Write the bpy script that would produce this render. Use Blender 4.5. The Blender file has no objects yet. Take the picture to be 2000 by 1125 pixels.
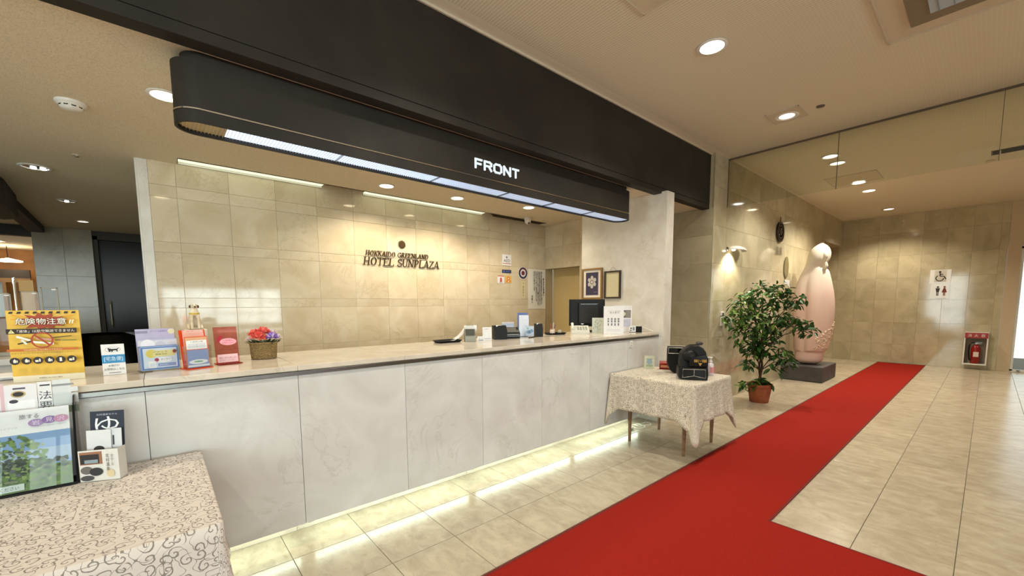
import bpy, math, random
from mathutils import Vector, Matrix, Euler
random.seed(7)
PI = math.pi
sc = bpy.context.scene
C = sc.collection

# ------------------------------------------------------------------ camera
def hexc(h, k=1.0):
    h = h.lstrip('#')
    out = []
    for i in (0, 2, 4):
        v = int(h[i:i+2], 16) / 255
        out.append((v / 12.92 if v <= 0.04045 else ((v + 0.055) / 1.055) ** 2.4) * k)
    return (*out, 1.0)

cam_d = bpy.data.cameras.new('camera')
cam = bpy.data.objects.new('camera', cam_d); C.objects.link(cam)
YAW, PIT, ROL, FPX = 0.7113, 0.0935, -0.0065, 800.55
f = Vector((math.sin(YAW) * math.cos(PIT), math.cos(YAW) * math.cos(PIT), -math.sin(PIT)))
r0 = Vector((math.cos(YAW), -math.sin(YAW), 0)); u0 = r0.cross(f)
rr = math.cos(ROL) * r0 + math.sin(ROL) * u0
uu = -math.sin(ROL) * r0 + math.cos(ROL) * u0
cam.matrix_world = Matrix(((rr.x, uu.x, -f.x, 0), (rr.y, uu.y, -f.y, 0), (rr.z, uu.z, -f.z, 1.4), (0, 0, 0, 1)))
cam_d.sensor_width = 36; cam_d.sensor_fit = 'HORIZONTAL'
cam_d.lens = 36 * FPX / 2000
cam_d.shift_y = 107 / 2000
cam_d.clip_start = 0.05
sc.camera = cam

# ------------------------------------------------------------------ world, exposure
w = bpy.data.worlds.new('world'); sc.world = w; w.use_nodes = True
bg = w.node_tree.nodes['Background']
bg.inputs[0].default_value = (0.80, 0.90, 1.0, 1); bg.inputs[1].default_value = 1.3
sc.view_settings.view_transform = 'Standard'
sc.view_settings.look = 'None'
sc.view_settings.exposure = 0.36
sc.view_settings.gamma = 1.0
sc.view_settings.use_curve_mapping = False
try:
    sc.cycles.use_denoising = True
    sc.cycles.use_adaptive_sampling = True
    sc.cycles.adaptive_threshold = 0.01
    sc.cycles.max_bounces = 8
    sc.cycles.diffuse_bounces = 5
    sc.cycles.sample_clamp_indirect = 4
    sc.cycles.caustics_reflective = False
    sc.cycles.caustics_refractive = False
except Exception:
    pass

# lamp strengths, all in one place
SPOT_W = {'lobby': 105, 'lobby_far': 140, 'back': 52, 'back_hot': 40, 'dim': 2}
WARM = (1.0, 0.86, 0.63); NEUT = (1.0, 0.93, 0.78); COOL = (0.86, 0.94, 1.0)
WINDOW_W = 1.0
UNDER_E, CANOPY_E, COVE_E, LETTER_E = 11.5, 1.7, 1.15, 0.8

# ------------------------------------------------------------------ materials
MATS = {}
def mat(name, col, rough=0.5, metal=0.0, emit=None, es=0.0, spec=None, trans=0, alpha=1, sheen=0):
    if name in MATS: return MATS[name]
    m = bpy.data.materials.new(name); m.use_nodes = True
    b = m.node_tree.nodes['Principled BSDF']
    if isinstance(col, str): col = hexc(col)
    b.inputs['Base Color'].default_value = col
    b.inputs['Roughness'].default_value = rough
    b.inputs['Metallic'].default_value = metal
    if spec is not None: b.inputs['Specular IOR Level'].default_value = spec
    if emit is not None:
        b.inputs['Emission Color'].default_value = emit if not isinstance(emit, str) else hexc(emit)
        b.inputs['Emission Strength'].default_value = es
    if trans: b.inputs['Transmission Weight'].default_value = trans
    if alpha < 1: b.inputs['Alpha'].default_value = alpha
    if sheen: b.inputs['Sheen Weight'].default_value = sheen
    # faint grain, so that no surface is a dead flat tone
    if emit is None and not trans and alpha >= 1:
        nt = m.node_tree
        geo = nt.nodes.new('ShaderNodeNewGeometry')
        nz = nt.nodes.new('ShaderNodeTexNoise'); nz.inputs['Scale'].default_value = 35
        nt.links.new(geo.outputs['Position'], nz.inputs['Vector'])
        mx = nt.nodes.new('ShaderNodeMix'); mx.data_type = 'RGBA'; mx.blend_type = 'MULTIPLY'
        mx.inputs[0].default_value = 0.12
        mx.inputs[6].default_value = col
        nt.links.new(nz.outputs['Fac'], mx.inputs[7]); nt.links.new(mx.outputs[2], b.inputs['Base Color'])
    MATS[name] = m
    return m

def N(nt, t, **kw):
    n = nt.nodes.new(t)
    for k, v in kw.items(): setattr(n, k, v)
    return n
def math_n(nt, op, a, b=None):
    n = nt.nodes.new('ShaderNodeMath'); n.operation = op
    for i, v in enumerate((a, b)):
        if v is None: continue
        if isinstance(v, (int, float)): n.inputs[i].default_value = v
        else: nt.links.new(v, n.inputs[i])
    return n.outputs[0]
def ramp(nt, fac, stops):
    r = nt.nodes.new('ShaderNodeValToRGB')
    while len(r.color_ramp.elements) < len(stops): r.color_ramp.elements.new(0.5)
    for e, (p, c) in zip(r.color_ramp.elements, stops):
        e.position = p; e.color = c if not isinstance(c, str) else hexc(c)
    nt.links.new(fac, r.inputs[0]); return r.outputs[0]
def mixc(nt, fac, a, b, mode='MIX'):
    m = nt.nodes.new('ShaderNodeMix'); m.data_type = 'RGBA'; m.blend_type = mode
    for i, v in ((0, fac), (6, a), (7, b)):
        if isinstance(v, (int, float)): m.inputs[i].default_value = v
        elif isinstance(v, tuple): m.inputs[i].default_value = v
        elif isinstance(v, str): m.inputs[i].default_value = hexc(v)
        else: nt.links.new(v, m.inputs[i])
    return m.outputs[2]

def marble(name, base, light, vein, rough=0.15, scale=1.0, veinamt=0.35, tilevar=0.12, flecks=0.0, stretch=(1, 1, 1), spec=0.5):
    m = bpy.data.materials.new(name); m.use_nodes = True; nt = m.node_tree
    b = nt.nodes['Principled BSDF']; b.inputs['Roughness'].default_value = rough
    b.inputs['Specular IOR Level'].default_value = spec
    geo = N(nt, 'ShaderNodeNewGeometry'); oi = N(nt, 'ShaderNodeObjectInfo')
    off = N(nt, 'ShaderNodeVectorMath', operation='SCALE')
    cmb = N(nt, 'ShaderNodeCombineXYZ')
    nt.links.new(oi.outputs['Random'], cmb.inputs[0]); nt.links.new(oi.outputs['Random'], cmb.inputs[1]); nt.links.new(oi.outputs['Random'], cmb.inputs[2])
    nt.links.new(cmb.outputs[0], off.inputs[0]); off.inputs['Scale'].default_value = 37
    st = N(nt, 'ShaderNodeVectorMath', operation='MULTIPLY'); st.inputs[1].default_value = stretch
    nt.links.new(geo.outputs['Position'], st.inputs[0])
    add = N(nt, 'ShaderNodeVectorMath', operation='ADD')
    nt.links.new(st.outputs[0], add.inputs[0]); nt.links.new(off.outputs[0], add.inputs[1])
    v = add.outputs[0]
    n1 = N(nt, 'ShaderNodeTexNoise'); n1.inputs['Scale'].default_value = 3.2 * scale; n1.inputs['Detail'].default_value = 6; n1.inputs['Distortion'].default_value = 0.8
    nt.links.new(v, n1.inputs['Vector'])
    c = ramp(nt, n1.outputs['Fac'], [(0.32, base), (0.68, light)])
    n2 = N(nt, 'ShaderNodeTexNoise'); n2.inputs['Scale'].default_value = 2.4 * scale; n2.inputs['Detail'].default_value = 5; n2.inputs['Roughness'].default_value = 0.62; n2.inputs['Distortion'].default_value = 1.6
    nt.links.new(v, n2.inputs['Vector'])
    d = math_n(nt, 'ABSOLUTE', math_n(nt, 'SUBTRACT', n2.outputs['Fac'], 0.5))
    vf = ramp(nt, d, [(0.0, (1, 1, 1, 1)), (0.022, (0, 0, 0, 1))])
    n4 = N(nt, 'ShaderNodeTexNoise'); n4.inputs['Scale'].default_value = 1.7 * scale; nt.links.new(v, n4.inputs['Vector'])
    vf2 = math_n(nt, 'MULTIPLY', vf, ramp(nt, n4.outputs['Fac'], [(0.42, (0, 0, 0, 1)), (0.62, (1, 1, 1, 1))]))
    c = mixc(nt, math_n(nt, 'MULTIPLY', vf2, veinamt), c, vein)
    if flecks:
        n3 = N(nt, 'ShaderNodeTexNoise'); n3.inputs['Scale'].default_value = 16 * scale; n3.inputs['Detail'].default_value = 3; n3.inputs['Distortion'].default_value = 1.0
        nt.links.new(v, n3.inputs['Vector'])
        fl = ramp(nt, n3.outputs['Fac'], [(0.60, (0, 0, 0, 1)), (0.72, (1, 1, 1, 1))])
        c = mixc(nt, math_n(nt, 'MULTIPLY', fl, flecks), c, light)
        fd = ramp(nt, n3.outputs['Fac'], [(0.28, (1, 1, 1, 1)), (0.40, (0, 0, 0, 1))])
        c = mixc(nt, math_n(nt, 'MULTIPLY', fd, flecks * 0.7), c, vein)
    tv = math_n(nt, 'SUBTRACT', 1.0, math_n(nt, 'MULTIPLY', oi.outputs['Random'], tilevar))
    cb = N(nt, 'ShaderNodeCombineColor')
    for i in range(3): nt.links.new(tv, cb.inputs[i])
    c = mixc(nt, 1.0, c, cb.outputs[0], 'MULTIPLY')
    nt.links.new(c, b.inputs['Base Color'])
    MATS[name] = m
    return m

M_WALL = marble('marble_cream_wall', '#CBBB9E', '#DCD0B8', '#A89474', 0.06, 1.0, 0.32, 0.10)
M_WALL2 = marble('marble_beige_wall', '#B1A78A', '#C6BCA0', '#877A5C', 0.07, 0.9, 0.25, 0.12)
M_COUNTER = marble('marble_grey_counter', '#C8C6C3', '#D5D4D2', '#A09A90', 0.14, 1.1, 0.28, 0.03)
M_SLAB = marble('marble_counter_slab', '#CBBFAE', '#DDD3C4', '#8F8474', 0.10, 1.3, 0.35, 0.05)
M_FLOOR = marble('marble_floor_tile', '#AFA18B', '#C6BAA4', '#887A62', 0.22, 2.2, 0.12, 0.09, flecks=0.42, stretch=(1.5, 0.9, 1))
M_STUB = marble('marble_white_wall', '#CFC8BC', '#DEDAD2', '#A89F90', 0.30, 1.6, 0.25, 0.03)
M_GROUT = mat('grout', '#5E5442', 0.8)
M_JOINT = mat('wall_joint', '#B5A688', 0.7)

def ceiling_mat(name, base, kind):
    m = bpy.data.materials.new(name); m.use_nodes = True; nt = m.node_tree
    b = nt.nodes['Principled BSDF']; b.inputs['Roughness'].default_value = 0.85
    geo = N(nt, 'ShaderNodeNewGeometry'); sp = N(nt, 'ShaderNodeSeparateXYZ'); nt.links.new(geo.outputs['Position'], sp.inputs[0])
    n = N(nt, 'ShaderNodeTexNoise'); n.inputs['Scale'].default_value = 190 if kind == 'speckle' else 1.5; n.inputs['Detail'].default_value = 3
    nt.links.new(geo.outputs['Position'], n.inputs['Vector'])
    dark = tuple(x * 0.76 for x in hexc(base)[:3]) + (1,)
    if kind == 'speckle':
        c = ramp(nt, n.outputs['Fac'], [(0.36, dark), (0.52, base)])
    else:
        # rows of small perforations: a groove every 22 mm with holes along it
        sx = math_n(nt, 'ABSOLUTE', math_n(nt, 'SINE', math_n(nt, 'MULTIPLY', sp.outputs[0], PI / 0.024)))
        sy = math_n(nt, 'ABSOLUTE', math_n(nt, 'SINE', math_n(nt, 'MULTIPLY', sp.outputs[1], PI / 0.024)))
        s = math_n(nt, 'MULTIPLY', ramp(nt, sx, [(0.45, (0, 0, 0, 1)), (0.9, (1, 1, 1, 1))]), math_n(nt, 'ADD', 0.6, math_n(nt, 'MULTIPLY', sy, 0.4)))
        edge = math_n(nt, 'LESS_THAN', sp.outputs[1], 2.40)
        s = math_n(nt, 'MULTIPLY', s, edge)
        c = mixc(nt, math_n(nt, 'MULTIPLY', s, 0.55), base, tuple(x * 0.62 for x in hexc(base)[:3]) + (1,))
    nt.links.new(c, b.inputs['Base Color'])
    MATS[name] = m; return m
M_CEIL = ceiling_mat('ceiling_perforated', '#DCD2BC', 'perf')
M_CEIL2 = ceiling_mat('ceiling_speckled', '#DDD2BC', 'speckle')

def noise_mat(name, c1, c2, scale, rough=0.6, bump=0.0, metal=0, lo=0.35, hi=0.65, coat=0):
    m = bpy.data.materials.new(name); m.use_nodes = True; nt = m.node_tree
    b = nt.nodes['Principled BSDF']; b.inputs['Roughness'].default_value = rough; b.inputs['Metallic'].default_value = metal
    tc = N(nt, 'ShaderNodeNewGeometry')
    n = N(nt, 'ShaderNodeTexNoise'); n.inputs['Scale'].default_value = scale; n.inputs['Detail'].default_value = 5
    nt.links.new(tc.outputs['Position'], n.inputs['Vector'])
    nt.links.new(ramp(nt, n.outputs['Fac'], [(lo, c1), (hi, c2)]), b.inputs['Base Color'])
    if bump:
        bp = N(nt, 'ShaderNodeBump'); bp.inputs['Strength'].default_value = bump; bp.inputs['Distance'].default_value = 0.004
        nt.links.new(n.outputs['Fac'], bp.inputs['Height']); nt.links.new(bp.outputs[0], b.inputs['Normal'])
    MATS[name] = m; return m
M_DARK = noise_mat('dark_fascia', '#211D18', '#2C2720', 3, 0.6)
M_DARK.node_tree.nodes['Principled BSDF'].inputs['Specular IOR Level'].default_value = .3
M_CARPET = noise_mat('carpet_red', '#851A11', '#9C251A', 260, 0.95, 0.5)
M_CARPET.node_tree.nodes['Principled BSDF'].inputs['Specular IOR Level'].default_value = .1
M_TERRA = noise_mat('terracotta', '#8E4A2C', '#A35A38', 12, 0.7)
M_WOODLEG = noise_mat('wood_leg', '#6E5236', '#8A6A48', 25, 0.45)
M_WARMWOOD = noise_mat('warm_wood', '#A0682C', '#B87C38', 4, 0.5)
M_SLATE = noise_mat('dark_slate', '#3E3B3C', '#4A4748', 6, 0.6)
M_BARK = noise_mat('bark', '#2E2016', '#4A3624', 30, 0.8, 0.6)
M_STEEL = mat('steel', '#8A8A88', 0.22, 1.0)
M_CHROME = mat('chrome', '#E0DDD6', 0.12, 1.0)
M_BLACK = mat('black_plastic', '#0C0C0C', 0.5, spec=0.25)
M_BLACKG = mat('black_gloss', '#0C0C0D', 0.12)
M_WHITE = mat('white_plastic', '#E4E2DC', 0.4)
M_PAPER = mat('paper', '#E8E8EA', 0.7)
M_TRIM = mat('trim_pale', '#C9BDA8', 0.5)

def glass_mat(name, tint, mixf, rough=0.0):
    m = bpy.data.materials.new(name); m.use_nodes = True; nt = m.node_tree
    nt.nodes.remove(nt.nodes['Principled BSDF'])
    tr = N(nt, 'ShaderNodeBsdfTransparent'); tr.inputs[0].default_value = tint
    gl = N(nt, 'ShaderNodeBsdfGlossy'); gl.inputs['Roughness'].default_value = rough
    fr = N(nt, 'ShaderNodeFresnel'); fr.inputs[0].default_value = 1.45
    ms = N(nt, 'ShaderNodeMixShader')
    nt.links.new(math_n(nt, 'MULTIPLY', fr.outputs[0], mixf), ms.inputs[0])
    nt.links.new(tr.outputs[0], ms.inputs[1]); nt.links.new(gl.outputs[0], ms.inputs[2])
    nt.links.new(ms.outputs[0], nt.nodes['Material Output'].inputs[0])
    MATS[name] = m; return m
M_GLASS = glass_mat('glass_clear', (0.92, 0.945, 0.91, 1), 0.9)
M_ACRYL = glass_mat('acrylic_clear', (0.97, 0.98, 0.98, 1), 0.3)
M_PINKAC = glass_mat('acrylic_pink', (0.94, 0.56, 0.56, 1), 0.5)
M_ORAC = mat('acrylic_orange', '#DE4A1E', 0.2)

def emis(name, col, s):
    m = bpy.data.materials.new(name); m.use_nodes = True; nt = m.node_tree
    nt.nodes.remove(nt.nodes['Principled BSDF'])
    e = N(nt, 'ShaderNodeEmission'); e.inputs[0].default_value = hexc(col) if isinstance(col, str) else col; e.inputs[1].default_value = s
    nt.links.new(e.outputs[0], nt.nodes['Material Output'].inputs[0]); MATS[name] = m; return m
M_TUBE = emis('tube_glow', (0.84, 1.0, 0.84, 1), UNDER_E)
M_CANOPY = emis('canopy_glow', (0.62, 0.76, 1.0, 1), CANOPY_E)
M_COVE = emis('cove_glow', (0.80, 0.84, 0.55, 1), COVE_E)
M_LETTER = emis('letter_glow', (0.88, 0.96, 1.0, 1), LETTER_E)
M_LAMP = emis('lamp_white', (1, 0.97, 0.90, 1), 14)
M_LAMPW = emis('lamp_warm', (1, 0.80, 0.50, 1), 12)
M_LAMPD = emis('lamp_dim', (1, 0.90, 0.72, 1), 2.0)

def scroll_mat(name, base, ink, scale):
    m = bpy.data.materials.new(name); m.use_nodes = True; nt = m.node_tree
    b = nt.nodes['Principled BSDF']; b.inputs['Roughness'].default_value = 0.75
    uv = N(nt, 'ShaderNodeUVMap'); uv.uv_map = 'UVMap'
    sc_ = N(nt, 'ShaderNodeVectorMath', operation='SCALE'); sc_.inputs['Scale'].default_value = scale
    nt.links.new(uv.outputs[0], sc_.inputs[0])
    nz = N(nt, 'ShaderNodeTexNoise'); nz.inputs['Scale'].default_value = 1.3; nt.links.new(sc_.outputs[0], nz.inputs['Vector'])
    dsp = N(nt, 'ShaderNodeVectorMath', operation='MULTIPLY_ADD'); nt.links.new(nz.outputs['Color'], dsp.inputs[0])
    dsp.inputs[1].default_value = (0.35, 0.35, 0); nt.links.new(sc_.outputs[0], dsp.inputs[2])
    facs = []
    for k, (sg, s2, off) in enumerate(((1, 1.0, 0.0), (-1, 0.83, 5.3))):
        mp = N(nt, 'ShaderNodeVectorMath', operation='MULTIPLY_ADD'); nt.links.new(dsp.outputs[0], mp.inputs[0])
        mp.inputs[1].default_value = (s2, s2, 0); mp.inputs[2].default_value = (off, off * 1.7, 0)
        vo = N(nt, 'ShaderNodeTexVoronoi', voronoi_dimensions='2D'); vo.inputs['Scale'].default_value = 1.0; vo.inputs['Randomness'].default_value = 0.75
        nt.links.new(mp.outputs[0], vo.inputs['Vector'])
        df = N(nt, 'ShaderNodeVectorMath', operation='SUBTRACT'); nt.links.new(mp.outputs[0], df.inputs[0]); nt.links.new(vo.outputs['Position'], df.inputs[1])
        sp = N(nt, 'ShaderNodeSeparateXYZ'); nt.links.new(df.outputs[0], sp.inputs[0])
        th = math_n(nt, 'ARCTAN2', sp.outputs[1], sp.outputs[0])
        rad = vo.outputs['Distance']
        cs = N(nt, 'ShaderNodeSeparateColor'); nt.links.new(vo.outputs['Color'], cs.inputs[0])
        ph = math_n(nt, 'ADD', math_n(nt, 'MULTIPLY', th, sg / (2 * PI)), math_n(nt, 'ADD', math_n(nt, 'MULTIPLY', rad, 2.6), cs.outputs[0]))
        fr = math_n(nt, 'FRACT', math_n(nt, 'ADD', ph, 8.0))
        ln = math_n(nt, 'LESS_THAN', math_n(nt, 'ABSOLUTE', math_n(nt, 'SUBTRACT', fr, 0.5)), 0.125 if k == 0 else 0.085)
        inside = math_n(nt, 'LESS_THAN', rad, 0.50 if k == 0 else 0.40)
        # the curl is open: its first stretch fades out
        facs.append(math_n(nt, 'MULTIPLY', ln, inside))
    n2 = N(nt, 'ShaderNodeTexNoise'); n2.inputs['Scale'].default_value = 1.1; n2.inputs['Detail'].default_value = 0; nt.links.new(sc_.outputs[0], n2.inputs['Vector'])
    vine = math_n(nt, 'LESS_THAN', math_n(nt, 'ABSOLUTE', math_n(nt, 'SUBTRACT', n2.outputs['Fac'], 0.5)), 0.012)
    fac = math_n(nt, 'MAXIMUM', math_n(nt, 'MAXIMUM', facs[0], 0.0), vine)
    nt.links.new(mixc(nt, math_n(nt, 'MULTIPLY', fac, 0.8), base, ink), b.inputs['Base Color'])
    MATS[name] = m; return m
M_CLOTH = scroll_mat('cloth_scroll', '#D0C7C0', '#625A52', 25)
M_CLOTH2 = scroll_mat('cloth_scroll_far', '#D8CEBE', '#6E644E', 27)

def leaf_mat():
    m = bpy.data.materials.new('leaf'); m.use_nodes = True; nt = m.node_tree
    b = nt.nodes['Principled BSDF']; b.inputs['Roughness'].default_value = 0.4
    oi = N(nt, 'ShaderNodeObjectInfo'); geo = N(nt, 'ShaderNodeNewGeometry')
    n = N(nt, 'ShaderNodeTexNoise'); n.inputs['Scale'].default_value = 9; nt.links.new(geo.outputs['Position'], n.inputs['Vector'])
    a = math_n(nt, 'MULTIPLY', math_n(nt, 'ADD', oi.outputs['Random'], n.outputs['Fac']), 0.5)
    nt.links.new(ramp(nt, a, [(0.2, '#22421A'), (0.48, '#3E6826'), (0.75, '#84A24A')]), b.inputs['Base Color'])
    MATS['leaf'] = m; return m
M_LEAF = leaf_mat()

def statue_mat():
    m = bpy.data.materials.new('pink_stone'); m.use_nodes = True; nt = m.node_tree
    b = nt.nodes['Principled BSDF']; b.inputs['Roughness'].default_value = 0.55
    geo = N(nt, 'ShaderNodeNewGeometry'); sp = N(nt, 'ShaderNodeSeparateXYZ'); nt.links.new(geo.outputs['Position'], sp.inputs[0])
    n = N(nt, 'ShaderNodeTexNoise'); n.inputs['Scale'].default_value = 2.5; n.inputs['Detail'].default_value = 5; nt.links.new(geo.outputs['Position'], n.inputs['Vector'])
    # the block itself is rose at the foot and cream towards the head
    h = math_n(nt, 'ADD', math_n(nt, 'MULTIPLY', math_n(nt, 'SUBTRACT', sp.outputs[2], 1.5), 1.1), math_n(nt, 'MULTIPLY', n.outputs['Fac'], 0.6))
    nt.links.new(ramp(nt, h, [(0.25, '#DDBEB2'), (0.95, '#E2D8C8')]), b.inputs['Base Color'])
    MATS['pink_stone'] = m; return m
M_STONE = statue_mat()

COLM = {}
def cm(h, rough=0.6):
    if h not in COLM: COLM[h] = mat('ink_' + h.lstrip('#'), h, rough)
    return COLM[h]

# ------------------------------------------------------------------ mesh helpers
class MB:
    def __init__(s): s.v = []; s.f = []; s.m = []; s.mats = []; s.uv = None
    def mi(s, m):
        if m is None: return 0
        if m not in s.mats: s.mats.append(m)
        return s.mats.index(m)
    def add(s, vs, fs, m=None):
        o = len(s.v); s.v += [tuple(v) for v in vs]; k = s.mi(m)
        for f_ in fs: s.f.append(tuple(o + i for i in f_)); s.m.append(k)
        return s
    def box(s, x0, x1, y0, y1, z0, z1, m=None):
        return s.add([(x0, y0, z0), (x1, y0, z0), (x1, y1, z0), (x0, y1, z0), (x0, y0, z1), (x1, y0, z1), (x1, y1, z1), (x0, y1, z1)],
                     [(0, 3, 2, 1), (4, 5, 6, 7), (0, 1, 5, 4), (1, 2, 6, 5), (2, 3, 7, 6), (3, 0, 4, 7)], m)
    def cbox(s, x0, x1, y0, y1, z0, z1, b=0.004, m=None):
        vs = []; fs = []
        for (dx, z) in ((b, z0), (0, z0 + b), (0, z1 - b), (b, z1)):
            vs += [(x0 + dx, y0 + dx, z), (x1 - dx, y0 + dx, z), (x1 - dx, y1 - dx, z), (x0 + dx, y1 - dx, z)]
        fs.append((3, 2, 1, 0)); fs.append((12, 13, 14, 15))
        for r in range(3):
            for i in range(4):
                j = (i + 1) % 4; fs.append((r * 4 + i, r * 4 + j, r * 4 + 4 + j, r * 4 + 4 + i))
        return s.add(vs, fs, m)
    def lathe(s, prof, c=(0, 0, 0), n=24, m=None, sx=1, sy=1):
        vs = []; fs = []
        for (r, z) in prof:
            for i in range(n):
                a = 2 * PI * i / n; vs.append((c[0] + r * sx * math.cos(a), c[1] + r * sy * math.sin(a), c[2] + z))
        for k in range(len(prof) - 1):
            for i in range(n):
                j = (i + 1) % n; fs.append((k * n + i, k * n + j, k * n + n + j, k * n + n + i))
        fs.append(tuple(reversed(range(n)))); fs.append(tuple((len(prof) - 1) * n + i for i in range(n)))
        return s.add(vs, fs, m)
    def tube(s, pts, r, n=8, m=None):
        pts = [Vector(p) for p in pts]; rs = r if isinstance(r, (list, tuple)) else [r] * len(pts)
        vs = []; fs = []; up = Vector((0, 0, 1))
        for i, p in enumerate(pts):
            d = (pts[min(i + 1, len(pts) - 1)] - pts[max(i - 1, 0)]).normalized()
            a = d.cross(up if abs(d.z) < 0.95 else Vector((1, 0, 0))).normalized(); b_ = d.cross(a)
            for k in range(n):
                t = 2 * PI * k / n; vs.append(p + rs[i] * (math.cos(t) * a + math.sin(t) * b_))
        for i in range(len(pts) - 1):
            for k in range(n):
                j = (k + 1) % n; fs.append((i * n + k, i * n + j, i * n + n + j, i * n + n + k))
        fs.append(tuple(range(n))); fs.append(tuple((len(pts) - 1) * n + i for i in reversed(range(n))))
        return s.add(vs, fs, m)
    def prism(s, poly, y0, y1, m=None, axis='y'):
        n = len(poly)
        if axis == 'y': vs = [(x, y0, z) for x, z in poly] + [(x, y1, z) for x, z in poly]
        elif axis == 'x': vs = [(y0, x, z) for x, z in poly] + [(y1, x, z) for x, z in poly]
        else: vs = [(x, z, y0) for x, z in poly] + [(x, z, y1) for x, z in poly]
        fs = [tuple(range(n)), tuple(reversed(range(n, 2 * n)))] + [(i, i + n, (i + 1) % n + n, (i + 1) % n) for i in range(n)]
        return s.add(vs, fs, m)
    def build(s, name, material=None, parent=None, local=True, smooth=False, kind=None, label=None):
        off = Vector((0, 0, 0)) if (local or parent is None) else Vector(parent.location)
        me = bpy.data.meshes.new(name)
        me.from_pydata([tuple(Vector(v) - off) for v in s.v], [], s.f)
        if s.mats:
            for q in s.mats: me.materials.append(q)
            me.polygons.foreach_set('material_index', s.m)
        if material: 
            if not s.mats: me.materials.append(material)
        if smooth:
            me.polygons.foreach_set('use_smooth', [True] * len(me.polygons))
        me.update()
        import bmesh
        bm = bmesh.new(); bm.from_mesh(me); bmesh.ops.recalc_face_normals(bm, faces=bm.faces); bm.to_mesh(me); bm.free()
        o = bpy.data.objects.new(name, me); C.objects.link(o)
        if parent: o.parent = parent
        if kind: o['kind'] = kind
        if label: o['label'] = label
        if smooth:
            try: me.set_sharp_from_angle(angle=math.radians(45))
            except Exception: pass
        return o

def tag(o, label, cat, group=None):
    o['label'] = label; o['category'] = cat
    if group: o['group'] = group
    return o
def thing(name, label, cat, loc=(0, 0, 0), rz=0, group=None):
    o = bpy.data.objects.new(name, None); C.objects.link(o); o.empty_display_size = 0.05
    o.location = loc; o.rotation_euler = (0, 0, rz)
    return tag(o, label, cat, group)
def struct(o): o['kind'] = 'structure'; return o
def dup(root, loc, rz=None, label=None, scale=None):
    r = root.copy(); C.objects.link(r); r.location = loc
    if rz is not None: r.rotation_euler = (0, 0, rz)
    if label: r['label'] = label
    if scale: r.scale = scale
    for ch in list(root.children):
        c = ch.copy(); C.objects.link(c); c.parent = r
        for g in ch.children:
            d = g.copy(); C.objects.link(d); d.parent = c
    return r

TXT = {}
def text_geo(s, italic=0.0):
    key = (s, italic)
    if key in TXT: return TXT[key]
    cu = bpy.data.curves.new('txt', 'FONT'); cu.body = s; cu.size = 1; cu.resolution_u = 2; cu.shear = italic
    o = bpy.data.objects.new('txt', cu); C.objects.link(o)
    dg = bpy.context.evaluated_depsgraph_get(); dg.update()
    me = bpy.data.meshes.new_from_object(o.evaluated_get(dg))
    vs = [(v.co.x, v.co.y) for v in me.vertices]; fs = [tuple(p.vertices) for p in me.polygons]
    C.objects.unlink(o); bpy.data.objects.remove(o); bpy.data.curves.remove(cu); bpy.data.meshes.remove(me)
    xs = [v[0] for v in vs] or [0, 1]; ys = [v[1] for v in vs] or [0, 1]
    TXT[key] = (vs, fs, min(xs), max(xs), min(ys), max(ys)); return TXT[key]

class Art:
    """flat print on a card's front, which lies in the local XZ plane and faces -Y"""
    def __init__(s, y=0.0, step=0.0004): s.mb = MB(); s.y = y; s.step = step; s.k = 0
    def lay(s, pts, faces, col, ink=None):
        s.k += 1; y = s.y - s.step * s.k
        s.mb.add([(p[0], y, p[1]) for p in pts], faces, ink or cm(col)); return s
    def rect(s, x0, x1, z0, z1, col): return s.lay([(x0, z0), (x1, z0), (x1, z1), (x0, z1)], [(0, 1, 2, 3)], col)
    def poly(s, pts, col): return s.lay(pts, [tuple(range(len(pts)))], col)
    def disc(s, cx, cz, r, col, rz=None, n=20):
        rz = rz or r
        return s.poly([(cx + r * math.cos(2 * PI * i / n), cz + rz * math.sin(2 * PI * i / n)) for i in range(n)], col)
    def ring(s, cx, cz, r, w_, col, n=24):
        p = [(cx + q * math.cos(2 * PI * i / n), cz + q * math.sin(2 * PI * i / n)) for q in (r - w_, r) for i in range(n)]
        return s.lay(p, [(i, (i + 1) % n, n + (i + 1) % n, n + i) for i in range(n)], col)
    def text(s, t, x0, x1, z0, z1, col, italic=0):
        vs, fs, a, b, c_, d = text_geo(t, italic)
        if not vs: return s
        kx = (x1 - x0) / max(b - a, 1e-4); kz = (z1 - z0) / max(d - c_, 1e-4)
        return s.lay([(x0 + (v[0] - a) * kx, z0 + (v[1] - c_) * kz) for v in vs], fs, col)
    def vtext(s, t, cx, wd, z1, z0, col, bold=0):
        n = len(t); h = (z1 - z0) / n
        for i, ch in enumerate(t):
            if ch != ' ' and bold:
                s.text(ch, cx - wd / 2 + bold, cx + wd / 2 + bold, z1 - (i + 0.92) * h, z1 - (i + 0.08) * h, col)
                s.text(ch, cx - wd / 2, cx + wd / 2, z1 - (i + 0.92) * h + bold, z1 - (i + 0.08) * h + bold, col)
            if ch != ' ': s.text(ch, cx - wd / 2, cx + wd / 2, z1 - (i + 0.92) * h, z1 - (i + 0.08) * h, col)
        return s
    def build(s, parent, name='print'):
        return s.mb.build(name, None, parent)

# ================================================================== SETTING
ZC, ZB = 3.345, 2.66          # lobby ceiling, low ceiling over the desk
XF = 12.77                     # far wall
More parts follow.
